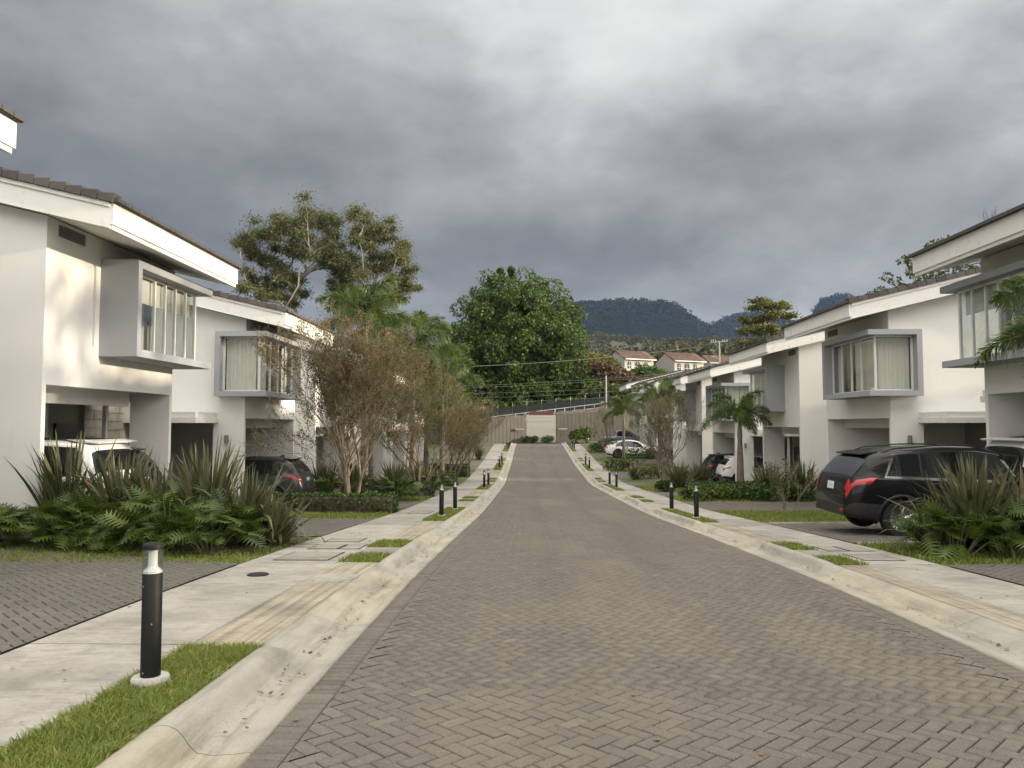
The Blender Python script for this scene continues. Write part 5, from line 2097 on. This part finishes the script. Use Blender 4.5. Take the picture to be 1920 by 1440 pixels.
    # bumper cladding at the rear
    rb = c.get('bumper')
    if rb:
        for sg in (-1, 1):
            panel('rear_bumper', 'trim', *quadgrid(.004, rb[0], .004, rb[0], 1.5, rb[1], 8, 6), sgn=sg, off=.008)
        y_ = c['hw'] * .72
        MB().box((-.02, -y_, .42), (.06, y_, .62)).build('bumper_face', M['trim'], o, bevel=.015)
    for sg in (-1, 1):
        MB().box((-.03, sg * c['hw'] * .66 - .06, .50), (.01, sg * c['hw'] * .66 + .06, .55)).build('reflector', M['red'], o, bevel=.006)
    pz = c['plate']
    npl = MB().box((-.012, -.155, -.075), (.0, .155, .075)).build('number_plate', M['plate'], o, loc=(pz[0] - .012, 0, pz[1]), bevel=.004)
    npl.rotation_euler = (0, -pz[2], 0)
    if c.get('spoiler'):
        sx, sz, sw = c['spoiler']
        MB().prism([(sx - .17, sz - .012), (sx + .15, sz + .03), (sx + .15, sz - .02), (sx - .15, sz - .045)], 1, -sw, sw).build('spoiler', M[c.get('spoiler_mat', paintm)], o, bevel=.006)
    if c.get('fin'):
        fx, fz = c['fin']
        MB().prism([(fx - .08, fz + .075), (fx - .06, fz + .08), (fx + .12, fz), (fx - .09, fz)], 1, -.02, .02).build('antenna_fin', M[paintm], o, bevel=.008)
    if c.get('extra'):
        c['extra'](o, car)
    return o


SUV = dict(hw=.985, r=.37, axles=(1.02, 3.86), tumble=.26, chrome=True, rim=0,
           top=[(0, .74), (.04, .95), (.10, 1.12), (.26, 1.34), (.44, 1.55), (.60, 1.63), (1.0, 1.70), (1.9, 1.765), (2.6, 1.75), (3.0, 1.68), (3.45, 1.38), (3.78, 1.16), (4.3, 1.09), (4.7, 1.0), (4.9, .82), (4.95, .6)],
           belt=[(0, .70), (.12, 1.10), (.5, 1.16), (2, 1.09), (3.3, 1.04), (4.95, 1.0)],
           bot=[(0, .44), (.15, .36), (.6, .29), (4.3, .26), (4.8, .3), (4.95, .38)],
           w=[(0, .74), (.06, .85), (.28, .94), (1, .985), (3.6, .985), (4.4, .94), (4.75, .82), (4.95, .60)],
           side_win=[(.78, 1.42, .98, 1.42), (1.46, 2.34, 1.46, 2.30), (2.38, 3.30, 2.34, 2.92)], gaps=(1.43, 2.35), handles=(1.55, 2.5),
           tail=[(.03, .46, .03, .62, 5.45, 6.75), (.028, .10, .05, .12, 6.75, 10.2)], mirror=3.15, rails=(.75, 2.75), rear_win=(.15, .42), wind=(3.08, 3.7),
           bumper=(.62, 3.6), plate=(.055, .96, R(-8)), spoiler=(.57, 1.625, .62), clad=True)
BOX = dict(SUV)
BOX.update(top=[(0, .80), (.03, 1.02), (.08, 1.20), (.15, 1.50), (.22, 1.76), (.34, 1.84), (1.0, 1.875), (2.2, 1.88), (2.75, 1.83), (3.05, 1.70), (3.35, 1.36), (3.55, 1.20), (4.3, 1.14), (4.7, 1.04), (4.85, .85), (4.9, .6)],
           belt=[(0, .78), (.08, 1.16), (.5, 1.20), (2, 1.16), (3.2, 1.13), (4.9, 1.05)], bot=[(0, .5), (.2, .42), (.6, .34), (4.3, .32), (4.9, .42)],
           w=[(0, .86), (.06, .91), (.25, .945), (1, .96), (3.6, .96), (4.4, .92), (4.7, .82), (4.9, .66)], hw=.96, r=.39, tumble=.2,
           side_win=[(.42, 1.30, .46, 1.30), (1.34, 2.20, 1.34, 2.18), (2.24, 3.08, 2.22, 2.86)], gaps=(1.32, 2.22), tail=[(.03, .22, .03, .20, 5.0, 6.9)], rear_win=(.095, .21), wind=(3.0, 3.45),
           mirror=3.0, rails=(.5, 2.7), plate=(.045, 1.0, R(-4)), spoiler=(.26, 1.85, .72), chrome=False, spoiler_mat='p_white')
CROSS = dict(SUV)
CROSS.update(top=[(0, .72), (.04, .92), (.10, 1.06), (.26, 1.30), (.46, 1.54), (.62, 1.62), (1.1, 1.67), (1.9, 1.68), (2.5, 1.64), (2.9, 1.53), (3.3, 1.26), (3.6, 1.08), (4.1, 1.02), (4.45, .92), (4.6, .75), (4.65, .55)],
             belt=[(0, .7), (.12, 1.02), (.55, 1.09), (2, 1.01), (3.2, .97), (4.65, .9)], bot=[(0, .42), (.15, .34), (.6, .26), (4.1, .23), (4.65, .34)],
             w=[(0, .72), (.06, .82), (.28, .89), (1, .92), (3.4, .92), (4.1, .88), (4.45, .76), (4.65, .56)], hw=.92, r=.355, axles=(.92, 3.62), rim=1,
             side_win=[(.72, 1.22, .86, 1.22), (1.26, 2.1, 1.26, 2.08), (2.14, 3.02, 2.12, 2.70)], gaps=(1.24, 2.12), handles=(1.35, 2.25), tail=[(.04, .40, .04, .58, 5.6, 6.6), (.04, .10, .06, .12, 6.6, 9.6)], rear_win=(.16, .42), wind=(2.95, 3.5),
             mirror=2.95, rails=None, plate=(.06, .90, R(-10)), spoiler=(.58, 1.615, .58), chrome=False, fin=(.95, 1.655), bumper=(.5, 3.2))
COUPE = dict(CROSS)
COUPE.update(top=[(0, .78), (.04, .96), (.12, 1.06), (.45, 1.20), (.9, 1.42), (1.3, 1.545), (1.8, 1.60), (2.3, 1.585), (2.8, 1.47), (3.3, 1.20), (3.65, 1.02), (4.3, .92), (4.65, .80), (4.75, .68), (4.8, .5)],
             belt=[(0, .76), (.15, 1.00), (.6, 1.05), (2, 1.00), (3.2, .96), (4.8, .8)], bot=[(0, .36), (.15, .30), (.6, .22), (4.3, .2), (4.8, .28)],
             w=[(0, .74), (.08, .86), (.3, .92), (1, .945), (3.6, .945), (4.3, .9), (4.65, .76), (4.8, .54)], hw=.945, r=.375, axles=(.98, 3.83),
             side_win=[(.75, 1.45, 1.05, 1.45), (1.49, 2.3, 1.49, 2.25), (2.34, 3.2, 2.29, 2.75)], gaps=(1.47, 2.32), handles=(1.6, 2.45), tail=[(.03, .5, .03, .45, 6.1, 6.6), (.04, .09, .05, .1, 6.6, 12.5)],
             rear_win=(.45, .95), wind=(2.9, 3.55), mirror=3.1, plate=(.03, .7, 0), spoiler=(.72, 1.42, .6), fin=None, bumper=(.6, 2.8))
TRUCK = dict(BOX)
TRUCK.update(top=[(0, .95), (.04, 1.1), (.1, 1.16), (1.45, 1.16), (1.52, 1.2), (1.6, 1.62), (1.72, 1.76), (2.3, 1.80), (2.9, 1.78), (3.2, 1.68), (3.65, 1.32), (3.9, 1.18), (4.6, 1.12), (5.0, 1.0), (5.2, .8), (5.25, .6)],
             belt=[(0, .92), (.1, 1.12), (1.4, 1.12), (1.7, 1.14), (3.4, 1.10), (5.25, 1.0)], bot=[(0, .55), (.3, .45), (4.6, .42), (5.25, .5)],
             w=[(0, .86), (.08, .92), (.3, .95), (1, .96), (4.2, .96), (4.8, .9), (5.25, .66)], axles=(1.15, 4.25), r=.40,
             side_win=[(1.80, 2.5, 1.86, 2.5), (2.55, 3.5, 2.55, 3.1)], gaps=(1.72, 2.52), handles=(1.85, 2.65), tail=[(.02, .14, .02, .14, 4.8, 6.9)], rear_win=(1.56, 1.66), wind=(3.3, 3.85), mirror=3.4,
             rails=(.25, 1.4), plate=(.03, .7, 0), spoiler=None)


def gcar(x, y, in_port=None):
    return rzf(in_port) + .14 if in_port is not None else rzf(y) + KH + .008


PORT = lambda y0: y0 + TL / 2
make_car(SUV, (6.12, 15.95, gcar(0, 15.95)), 0, 'black SUV with chrome window trim on the right driveway', 'p_black')
make_car(BOX, (10.55, 17.72, gcar(0, 0, PORT(13.8))), 0, 'boxy white SUV beyond the black SUV, at the right edge', 'p_white')
make_car(BOX, (-8.05, 15.1, gcar(0, 0, PORT(13.8))), math.pi, 'white SUV in the left carport behind the flax plants', 'p_white')
make_car(CROSS, (-8.75, 17.6, gcar(0, 0, PORT(13.8))), math.pi, 'dark car beside the white SUV in the left carport', 'p_navy')
make_car(dict(CROSS, hw=.92), (-7.45, 25.95, gcar(0, 0, PORT(23.8)) - .03), math.pi, 'dark grey SUV backed out of the second left carport', 'p_grey')
make_car(COUPE, (6.65, 67.6, gcar(0, 67.6)), 0, 'white sloping-roof coupe SUV parked sideways on the right', 'p_white', 'dark_rim')
make_car(TRUCK, (7.2, 80.2, gcar(0, 80.2)), 0, 'blue grey pickup truck near the gate on the right', 'p_blue')
make_car(dict(CROSS, spoiler_mat='trim'), (10.15, 45.5, gcar(0, 0, PORT(41.7))), 0, 'dark crossover behind the white crossover in the right carport', 'p_navy')
make_car(CROSS, (10.55, 43.3, gcar(0, 0, PORT(41.7))), 0, 'white crossover beside the dark one in the right carport', 'p_white')
# ------------------------------------------------------------------ the end of the street
M['gate'] = plain('brown_gate_paint', (0.072, 0.064, 0.055), 0.7, vary=.12, scale=2)
M['gatewall'] = wall_mat('gate_wall_render', (0.46, 0.445, 0.40), .3)
M['maroon'] = plain('maroon_panel', (0.10, 0.032, 0.028), 0.6)
M['railw'] = plain('galvanised_rail', (0.50, 0.50, 0.49), .5, metal=.3)
M['net'] = plain('green_windbreak_net', (0.022, 0.027, 0.025), .9, vary=.2)
M['retain'] = concrete_mat('retaining_wall', (0.24, 0.215, 0.18))
M['pole'] = plain('concrete_pole', (0.36, 0.35, 0.33), .8)
M['wire'] = plain('power_wire', (0.17, 0.17, 0.15), .7)
M['clay'] = plain('clay_roof', (0.10, 0.058, 0.042), .9, vary=.4, scale=.8)
M['cream'] = wall_mat('cream_wall', (0.50, 0.465, 0.395), .3)
M['rough'] = wall_mat('unpainted_block_wall', (0.30, 0.295, 0.285), .6)
M['iron'] = plain('iron_rail', (0.05, 0.05, 0.05), .6)

GY0 = 90.0
gb = rzf(GY0)
T = empty('gatehouse_wall', (1.3, GY0, gb), 'pale banded gatehouse wall with maroon cap at the street end', 'gatehouse')
MB().box((-1.65, 0.06, -.3), (1.72, 2.5, 3.2)).build('core', M['gatewall'], T)
for k in range(13):
    z = .02 + k * .245
    MB().box((-1.68, random.uniform(-.02, .02), z), (1.75, .06, z + .23)).build('band', M['gatewall'], T)
MB().box((-1.35, .3, 3.2), (1.5, 2.2, 3.68)).build('maroon_cap', M['maroon'], T, bevel=.02)
MB().box((-1.9, .2, -.3), (-1.70, 2.3, 2.8)).build('side_pier', M['gatewall'], T)
for x, y, rx, lab in ((.35, 89.1, .75, 'low shrub left of centre before the gatehouse wall'), (2.1, 89.2, .75, 'low shrub right of centre before the gatehouse wall'), (-.35, 89.4, .35, 'darker small shrub at the left corner of the gatehouse wall')):
    shrub(x, y, rx, .8, lab, 'philo', 900, .12)


def plank_wall(name, p0, p1, h0, h1, n, label, z0, z1, cat='gate'):
    """upright panels from p0 to p1 with posts between"""
    o = empty(name, (p0[0], p0[1], 0), label, cat)
    d = Vector((p1[0] - p0[0], p1[1] - p0[1], 0))
    ln = d.length
    d.normalize()
    a = math.atan2(d.y, d.x)
    o.rotation_euler = (0, 0, a)
    for i in range(n):
        u0, u1 = ln * i / n + .015, ln * (i + 1) / n - .015
        t = (i + .5) / n
        b, tp = z0 + (z1 - z0) * t, h0 + (h1 - h0) * t
        MB().box((u0, -.03, b - .4), (u1, .03, tp + random.uniform(-.01, .01))).build('panel', M['gate'], o, bevel=.008)
    for i in range(0, n + 1, 3):
        t = i / n
        MB().box((ln * t - .05, .03, z0 + (z1 - z0) * t - .4), (ln * t + .05, .12, h0 + (h1 - h0) * t + .06)).build('post', M['gate'], o)
    return o


zz = lambda v, y: 1.63 - (v - 798) * y / 1440
plank_wall('driveway_gate', (-5.6, 86.0), (-.55, 89.8), zz(787, 86), zz(782, 90), 12, 'brown panelled gate left of the gatehouse wall', rzf(86), rzf(90))
plank_wall('driveway_gate', (3.1, 90.4), (11.5, 93.5), zz(776, 90), zz(770, 93), 18, 'brown panelled gate right of the gatehouse wall', rzf(90), rzf(93) + .3)
plank_wall('boundary_fence', (-16, 84.5), (-5.7, 86.0), zz(790, 86), zz(787, 86), 20, 'brown panelled fence behind the left gardens', rzf(84), rzf(86), 'fence')
for x, y, lab in ((-1.2, 88.8, 'thin concrete ledge on the left gate'), (3.9, 90.2, 'thin concrete ledge on the right gate')):
    m = MB().box((-.5, -.35, 0), (.5, .1, .12)).build('ledge', M['gatewall'], None, loc=(x, y, rzf(y) + 1.55), bevel=.01)
    finish(m, lab, 'ledge')
# retaining wall, railing and windbreak on the slope behind
rw = MB()
for i in range(12):
    x0, x1 = -14 + i * 2.2, -14 + (i + 1) * 2.2 - .02
    t = (i + .5) / 12
    rw.box((x0, 96, -1), (x1, 96.4, zz(786 - 34 * max(0, t - .25), 96)))
finish(rw.build('retaining_wall', M['retain']), 'stained retaining wall under the railing at the street end', 'wall')
Rl = empty('railing', (0, 97.2, 0), 'pale metal railing climbing to the right above the gate', 'railing')
rx0, rx1 = -5.5, 9.4
zr0, zr1 = zz(783, 97), zz(756, 97)
rail = lambda t: (rx0 + (rx1 - rx0) * t, 0, zr0 + (zr1 - zr0) * t)
for dz in (0, -.5):
    a, b = rail(0), rail(1)
    MB().tube([(a[0], 0, a[2] + dz), (b[0], 0, b[2] + dz)], .045, 6).build('rail', M['railw'], Rl)
for i in range(13):
    p = rail(i / 12)
    MB().tube([(p[0], 0, p[2] - 1.2), (p[0], 0, p[2] + .02)], .045, 6).build('post', M['railw'], Rl)
Nt = empty('windbreak_fence', (0, 100, 0), 'dark green windbreak net fence behind the railing', 'fence')
for i in range(9):
    t0, t1 = i / 9, (i + 1) / 9
    xa, xb = -6 + 17 * t0, -6 + 17 * t1
    za, zb_ = zz(768 - 26 * t0, 100), zz(768 - 26 * t1, 100)
    MB().add([(xa, -.01, za - 2.2), (xb - .03, -.01, zb_ - 2.2), (xb - .03, -.01, zb_), (xa, -.01, za), (xa, .01, za - 2.2), (xb - .03, .01, zb_ - 2.2), (xb - .03, .01, zb_), (xa, .01, za)],
             [(0, 1, 2, 3), (7, 6, 5, 4), (0, 4, 5, 1), (1, 5, 6, 2), (2, 6, 7, 3), (3, 7, 4, 0)]).build('net_panel', M['net'], Nt)
    MB().tube([(xa, .03, za - 3), (xa, .03, za + .5)], .022, 5).build('post', M['railw'], Nt)
pl = MB().tube([(0, 0, -2), (0, 0, zz(709, 98) - zz(756, 98) + .3)], [.11, .09], 8).build('fence_post', M['pole'], None, loc=(9.75, 98, zz(756, 98)))
finish(pl, 'slim pale post at the right end of the railing', 'post')
pl = MB().box((-.25, -.2, -3), (.25, .2, 1.2)).build('gate_pier', M['retain'], None, loc=(9.2, 97, zz(770, 97)))
finish(pl, 'brown square pier where the railing ends', 'pier')

# power lines strung across
WI = [((-9.5, 688, 92), (24, 651, 110), 1.2, 'topmost thick power line across the big green tree'), ((-9, 724, 96), (26, 692, 105), .8, 'upper of two close power lines'), ((-9, 728, 96), (26, 696, 105), .8, 'lower of two close power lines'),
      ((-9, 738, 96), (16, 722, 98), .6, 'power line below the close pair'), ((-7, 746, 97), (16, 728, 98), .6, 'second lowest power line'), ((-6, 755, 97), (16, 738, 98), .5, 'lowest power line above the railing')]
for (xa, va, ya), (xb, vb, yb), sag, lab in WI:
    a, b = Vector((xa, ya, zz(va, ya))), Vector((xb, yb, zz(vb, yb)))
    pts = []
    for i in range(17):
        t = i / 16
        p = a.lerp(b, t)
        p.z -= sag * 4 * t * (1 - t) * .35
        pts.append(p)
    finish(MB().tube(pts, .026 if sag > 1 else .014, 5).build('power_line', M['wire']), lab, 'power line', 'power lines at the street end')
UP = empty('utility_pole', (37.0, 150, float(hill(37, 150))), 'concrete utility pole with crossarm among the hillside houses', 'utility pole')
h = zz(640, 150) - float(hill(37, 150))
MB().tube([(0, 0, -1), (0, 0, h)], [.2, .14], 8).build('pole', M['pole'], UP)
MB().tube([(-1.7, 0, h - .25), (1.6, 0, h - .05)], .07, 5).build('crossarm', M['pole'], UP)
MB().tube([(-1.0, 0, h - .2), (0, 0, h - 1.6)], .05, 5).build('brace', M['pole'], UP)
for x in (-1.6, -1.2, -.7, .6, 1.0, 1.5):
    MB().lathe([(.06, 0), (.09, .1), (.06, .2), (.09, .3), (.03, .4)], 8, (x, 0, h - .12)).build('insulator', M['railw'], UP)
MB().tube([(0, 0, h - 3.6), (-.9, -.4, h - 3.1), (-1.6, -.6, h - 3.0)], [.05, .05, .09], 6).build('lamp_arm', M['pole'], UP)


def arch_window(mb_f, H, x, z, w, h, y):
    """arched window on the sunny wall: frame, pane, bars"""
    pts = [(x - w, z)] + [(x + w * math.cos(a), z + h + w * math.sin(a)) for a in np.linspace(math.pi, 0, 9)] + [(x + w, z)]
    fr = MB(mb_f).prism([(x + (p - x) * 1.25, z + (q - z) * 1.06 - .05) for p, q in pts], 1, y - .04, y).build('window_frame', M['rough'], H)
    MB(mb_f).prism(pts, 1, y - .07, y - .041).build('pane', M['cglass'], fr)
    MB(mb_f).box((x - .04, y - .10, z), (x + .04, y - .071, z + h + w)).build('bar', M['alu'], fr)
    MB(mb_f).box((x - w, y - .10, z + h * .5), (x + w, y - .071, z + h * .5 + .08)).build('bar', M['alu'], fr)


def hillside_house(X, Y, w, d, h, rise, yaw, label, windows=True):
    """gable end towards the left, arcaded front"""
    g = float(hill(X, Y))
    H = empty('hillside_house', (X, Y, g), label, 'house', 'houses on the hillside', yaw)
    # front along +x (length d), gable of width w facing -x
    m = MB().box((0, .2, -3), (d, w, h))
    m.build('wall', M['cream'], H)
    MB().prism([(0, -3), (w, -3), (w, h), (w / 2, h + rise), (0, h)], 0, -.2, 0).build('gable_wall', M['rough'], H)
    rf = MB().prism([(-.6, h - .15), (w / 2, h + rise + .1), (w + .6, h - .15), (w + .6, h + .05), (w / 2, h + rise + .32), (-.6, h + .05)], 0, -.5, d + .5).build('roof', M['clay'], H)
    for i in range(int(d / .9)):
        MB().tube([(-.4 + i * .9, -.55, h + .06), (-.4 + i * .9, w / 2, h + rise + .34)], .12, 5).build('tile_row', M['clay'], rf)
    MB().box((-.3, -.75, h - .3), (d + .4, -.55, h - .05)).build('gutter', M['alu'], rf)
    if windows:
        arch_window(None, H, 1.5, h - 2.6, .55, 1.3, .2)
        arch_window(None, H, 4.2, h - 2.8, .8, 1.3, .2)
        if d > 7:
            arch_window(None, H, 7.0, h - 2.6, .55, 1.3, .2)
    MB().box((d * .55, -1.6, -3), (d, .15, h - 3.0)).build('terrace', M['rough'], H)
    for i in range(14):
        MB().tube([(d * .5 + i * d * .5 / 13, -1.6, h - 3.0), (d * .5 + i * d * .5 / 13, -1.6, h - 2.0)], .04, 4).build('baluster', M['iron'], H)
    return H


def hh_place(u, vtop, Y, *a):
    X = (u - 993) * Y / 1440
    return X


hx = hh_place(1172, 0, 205)
hs = zz(700, 205) - float(hill(hx, 205))
hillside_house(hx, 205, 8.5, 9.5, zz(672, 205) - float(hill(hx, 205)), 2.3, R(28), 'hillside house with arched windows and clay roof')
hx = hh_place(1265, 0, 215)
hillside_house(hx, 215, 9, 10, zz(676, 215) - float(hill(hx, 215)), 2.4, R(25), 'second hillside house with clay roof behind the white eaves')
hx = hh_place(1330, 0, 240)
hillside_house(hx, 240, 9, 12, zz(680, 240) - float(hill(hx, 240)), 2.4, R(15), 'third hillside house, only its clay roof showing')

# vegetation round the hillside houses
for u, v, Y, rx, h_, mt, lab in ((1125, 712, 140, 6.0, 7.0, 'redleaf', 'reddish bushes right of the big green tree'), (1165, 722, 135, 5.0, 5.5, 'redleaf', 'dark red thicket below the first hillside house'),
                                 (1120, 690, 165, 4.5, 8.0, 'bamboo', 'yellow bamboo clump right of the big green tree'), (1210, 712, 150, 5.0, 5.0, 'fig', 'dark thicket under the hillside houses'),
                                 (1085, 735, 120, 4.5, 6.0, 'fig', 'green thicket at the right foot of the big tree'), (1135, 745, 112, 4.0, 4.0, 'shrub', 'low bushes behind the slim post'),
                                 (1180, 750, 112, 4.0, 4.5, 'fig', 'bushes behind the farthest right palm'), (1100, 800, 88, 1.4, 1.9, 'philo', 'bright banana-like plants beside the right gate'), (1078, 808, 86.5, .8, 1.6, 'philo', 'small bright plant beside the right gate')):
    X = (u - 993) * Y / 1440
    big = rx > 2
    shrub(X, Y, rx, h_, lab, mt, 5200 if big else 900, .5 if big else .22, (zz(v, Y) - h_ * .5) - rzf(Y) - KH if big else 0, 'hillside bushes')

# trees on the skyline at the right
def dome(n, rx, rzv, cz, flat=False):
    a = rng.uniform(0, 6.283, n)
    r_ = np.sqrt(rng.uniform(0, 1, n))
    z = np.sqrt(np.maximum(0, 1 - r_ ** 2)) * rng.uniform(-.3 if not flat else .3, 1, n)
    return np.stack([np.cos(a) * r_ * rx, np.sin(a) * r_ * rx, cz + z * rzv], 1)


Y = 118.
X = (1440 - 993) * Y / 1440
g = float(hill(X, Y))
cz = zz(610, Y) - g
C = np.concatenate([dome(16, 3.2, .5, cz + 2.6, True), dome(18, 4.4, .5, cz + .9, True), dome(22, 5.0, .6, cz - 1.0, True) + np.array([.6, 0, 0]), dome(14, 4.2, .6, cz - 3.0, True), dome(5, 1.2, .3, cz + 3.5, True) + np.array([-1.6, 0, 0])])
crown_tree('rain_tree', (X, Y, g), (0.3, 0, cz - 3), C, np.full(len(C), 1.0), 150, .30, M['rain'], 'bark', 'layered yellow green tree above the white roofs', r0=.4, flat=.35, limbs=50, forks=8, soft=True)
Y = 62.
X = (1735 - 993) * Y / 1440
g = float(hill(X, Y))
top_ = zz(445, Y) - g
C = []
for u, v in ((1760, 458), (1740, 468), (1775, 455), (1720, 480), (1700, 495), (1690, 510), (1755, 480), (1735, 500), (1715, 510), (1770, 490), (1790, 470), (1680, 530), (1700, 535), (1750, 515), (1790, 505), (1665, 545), (1690, 550), (1730, 535), (1810, 500), (1830, 505), (1800, 525), (1770, 530), (1820, 480)):
    for _ in range(2):
        C.append(((u - 1735) * Y / 1440 + rng.normal(0, .15), rng.normal(0, 1.6), zz(v, Y) - g + rng.normal(0, .15)))
crown_tree('broadleaf_tree', (X, Y, g), (0, 0, top_ - 4.5), C, np.full(len(C), .52), 60, .19, M['shrub'], 'bark_dark', 'dark leafy tree showing above the right roofs', r0=.22, flat=.7, limbs=46, forks=7)
# bare twigs over the nearest right eave
Y = 45.
X = (1880 - 993) * Y / 1440
g = float(hill(X, Y))
rs_ = random.Random(5)
bt = empty('bare_tree', (X, Y, g), 'bare twiggy treetop above the nearest right eave', 'tree')
mb = MB()
tips = []
hb = zz(470, Y) - g
mb.tube([(0, 0, -.5), (.1, 0, hb * .6), (0, 0, hb)], [.2, .15, .1], 7)
for i in range(5):
    branches(mb, tips, Vector((0, 0, hb - .3)), Vector((rs_.uniform(-.9, .7), rs_.gauss(0, .3), 1)).normalized(), 1.0, .05, 4, .5, .2, rs_)
link('branches', mb.mesh('branches', recalc=False), M['bark_dark'], bt)

# unseen trees added behind the right row to dapple the sun on left walls
for x, y, hgt, n_, lab in ((27.5, 7.0, 12.0, 46, 'sparse tall tree behind the right houses, nearest the viewer'), (27.0, 12.5, 12.5, 30, 'sparse tall tree behind the nearest right house'), (28.5, 20.0, 11.5, 40, 'sparse tall tree behind the second right house')):
    C = dome(n_, 3.8, 2.6, hgt - 2.2)
    crown_tree('added_dapple_tree', (x, y, rzf(y)), (0, 0, hgt - 4), C, np.full(len(C), .7), 16, .34, M['shrub'], 'bark_dark', lab, group='added dapple trees behind the right houses', r0=.25, limbs=30)

# ------------------------------------------------------------------ wooded slope and mountains
Cc, Rr = [], []
for i in range(1500):
    Y = 260 + 900 * rng.uniform(0, 1) ** .8
    X = rng.uniform(-.12, .62) * Y
    Cc.append((X, Y, float(hill(X, Y)) + rng.uniform(2.0, 4.5) + (3 if rng.random() < .1 else 0)))
    Rr.append(rng.uniform(3.2, 6.5))
Cc, Rr = np.array(Cc), np.array(Rr)
fo = leafballs('wooded_slope', Cc, Rr, 62, 2.0, M['forest'], None, .85)
finish(fo, 'olive woods covering the slope below the mountains', 'woods', kind='stuff')


def mountain(label_name, Yc, depth, prof, seed, trees):
    """prof: skyline points (X, Z); the mountain is a ridge with a wooded, uneven face"""
    pts = np.array(prof, float)
    nx, ny = 160, 60
    xv = np.linspace(pts[0, 0], pts[-1, 0], nx)
    sky_ = np.interp(xv, pts[:, 0], pts[:, 1])
    s = np.linspace(-1, 1, ny)
    P = np.zeros((nx, ny, 3))
    for i in range(nx):
        for j in range(ny):
            fall = 1 - abs(s[j]) ** 1.15
            q = mnoise.fractal((xv[i] / 260 + seed, s[j] * 2.1, seed), 1.0, 2.0, 5)
            q2 = mnoise.fractal((xv[i] / 45 + seed, s[j] * 14, seed), 1.0, 2.0, 3)
            z = sky_[i] * fall + q * 30 * (1 - fall) * 1.4 + q * 8 + q2 * 5
            P[i, j] = (xv[i], Yc + s[j] * depth, z)
    o = link('mountain', grid_mesh('mountain', P), M['mount'])
    finish(o, kind='structure')
    # trees along the skyline and face
    n = trees
    i = rng.integers(2, nx - 2, n)
    j = np.clip(rng.normal(ny // 2 - 3, 3, n), 3, ny // 2 + 2).astype(int)
    C_ = P[i, j] + rng.normal(0, 6, (n, 3)) * np.array([1, 1, 0]) + np.array([0, 0, 2])
    leafballs('mountain_trees', C_, rng.uniform(3, 6, n), 16, 4.0, M['mtree'], o, .9)
    return o


M['mount'] = plain('cloud_shaded_forest', (0.0075, 0.011, 0.009), 0.95, vary=.45, scale=.05, spec=0.0)  # albedo lowered to stand in for cloud shade on the slopes
M['mtree'] = leaf_mat('mountain_leaf', [(0.005, 0.009, 0.006), (0.008, 0.013, 0.009), (0.013, 0.019, 0.012)], .1, .8, .01)
Ym = 2100.
px = lambda u, v, Y_: ((u - 993) * Y_ / 1440, zz(v, Y_))
mountain('m', Ym, 700, [px(820, 640, Ym), px(960, 590, Ym), px(1090, 566, Ym), px(1180, 563, Ym), px(1240, 562, Ym), px(1265, 568, Ym), px(1290, 588, Ym), px(1320, 608, Ym), px(1345, 640, Ym), px(1420, 700, Ym)], 3.1, 2600)
Ym = 2600.
mountain('m', Ym, 700, [px(1290, 650, Ym), px(1330, 612, Ym), px(1365, 592, Ym), px(1400, 585, Ym), px(1440, 590, Ym), px(1500, 610, Ym), px(1528, 590, Ym), px(1538, 560, Ym), px(1580, 552, Ym), px(1640, 600, Ym)], 7.7, 1800)

# ------------------------------------------------------------------ air
hz = MB().box((-2600, -200, -40), (2600, 5300, 480)).build('haze', None)
hm = bpy.data.materials.new('haze_air')
hm.use_nodes = True
hn = hm.node_tree
hn.nodes.clear()
ho = hn.nodes.new('ShaderNodeOutputMaterial')
hv = hn.nodes.new('ShaderNodeVolumePrincipled')
hv.inputs['Color'].default_value = (0.40, 0.60, 1.0, 1)
hv.inputs['Density'].default_value = 0.000045
hv.inputs['Anisotropy'].default_value = 0.0
hn.links.new(hv.outputs[0], ho.inputs['Volume'])
hz.data.materials.append(hm)
finish(hz, kind='stuff')

# ------------------------------------------------------------------ leaf litter and grit
nlit = 520
lx = np.concatenate([rng.normal(RL - .25, .07, 170), rng.normal(RR + .22, .07, 120), rng.uniform(RL, RR, 110), rng.uniform(SL, VL, 60), rng.uniform(VR, SR, 60)])
ly = rng.uniform(0, 1, nlit) ** 1.6 * 34 + 3
lz = rz(ly) + np.where(lx < KL, KH, np.where(lx > KR, KH, 0.0)) + .012
D = np.stack([rng.normal(0, 1, nlit), rng.normal(0, 1, nlit), rng.normal(0, .12, nlit)], 1)
Rm = frames(D, rng.normal(0, .3, nlit)) * rng.uniform(.012, .045, nlit)[:, None, None]
M['litter'] = leaf_mat('dry_leaf', [(0.07, 0.05, 0.03), (0.16, 0.115, 0.06), (0.30, 0.25, 0.16)], .1, .8, 1.0)
finish(link('leaf_litter', inst_mesh('leaf_litter', QUAD_V, QUAD_F, Rm, np.stack([lx, ly, lz], 1)), M['litter']), kind='stuff')
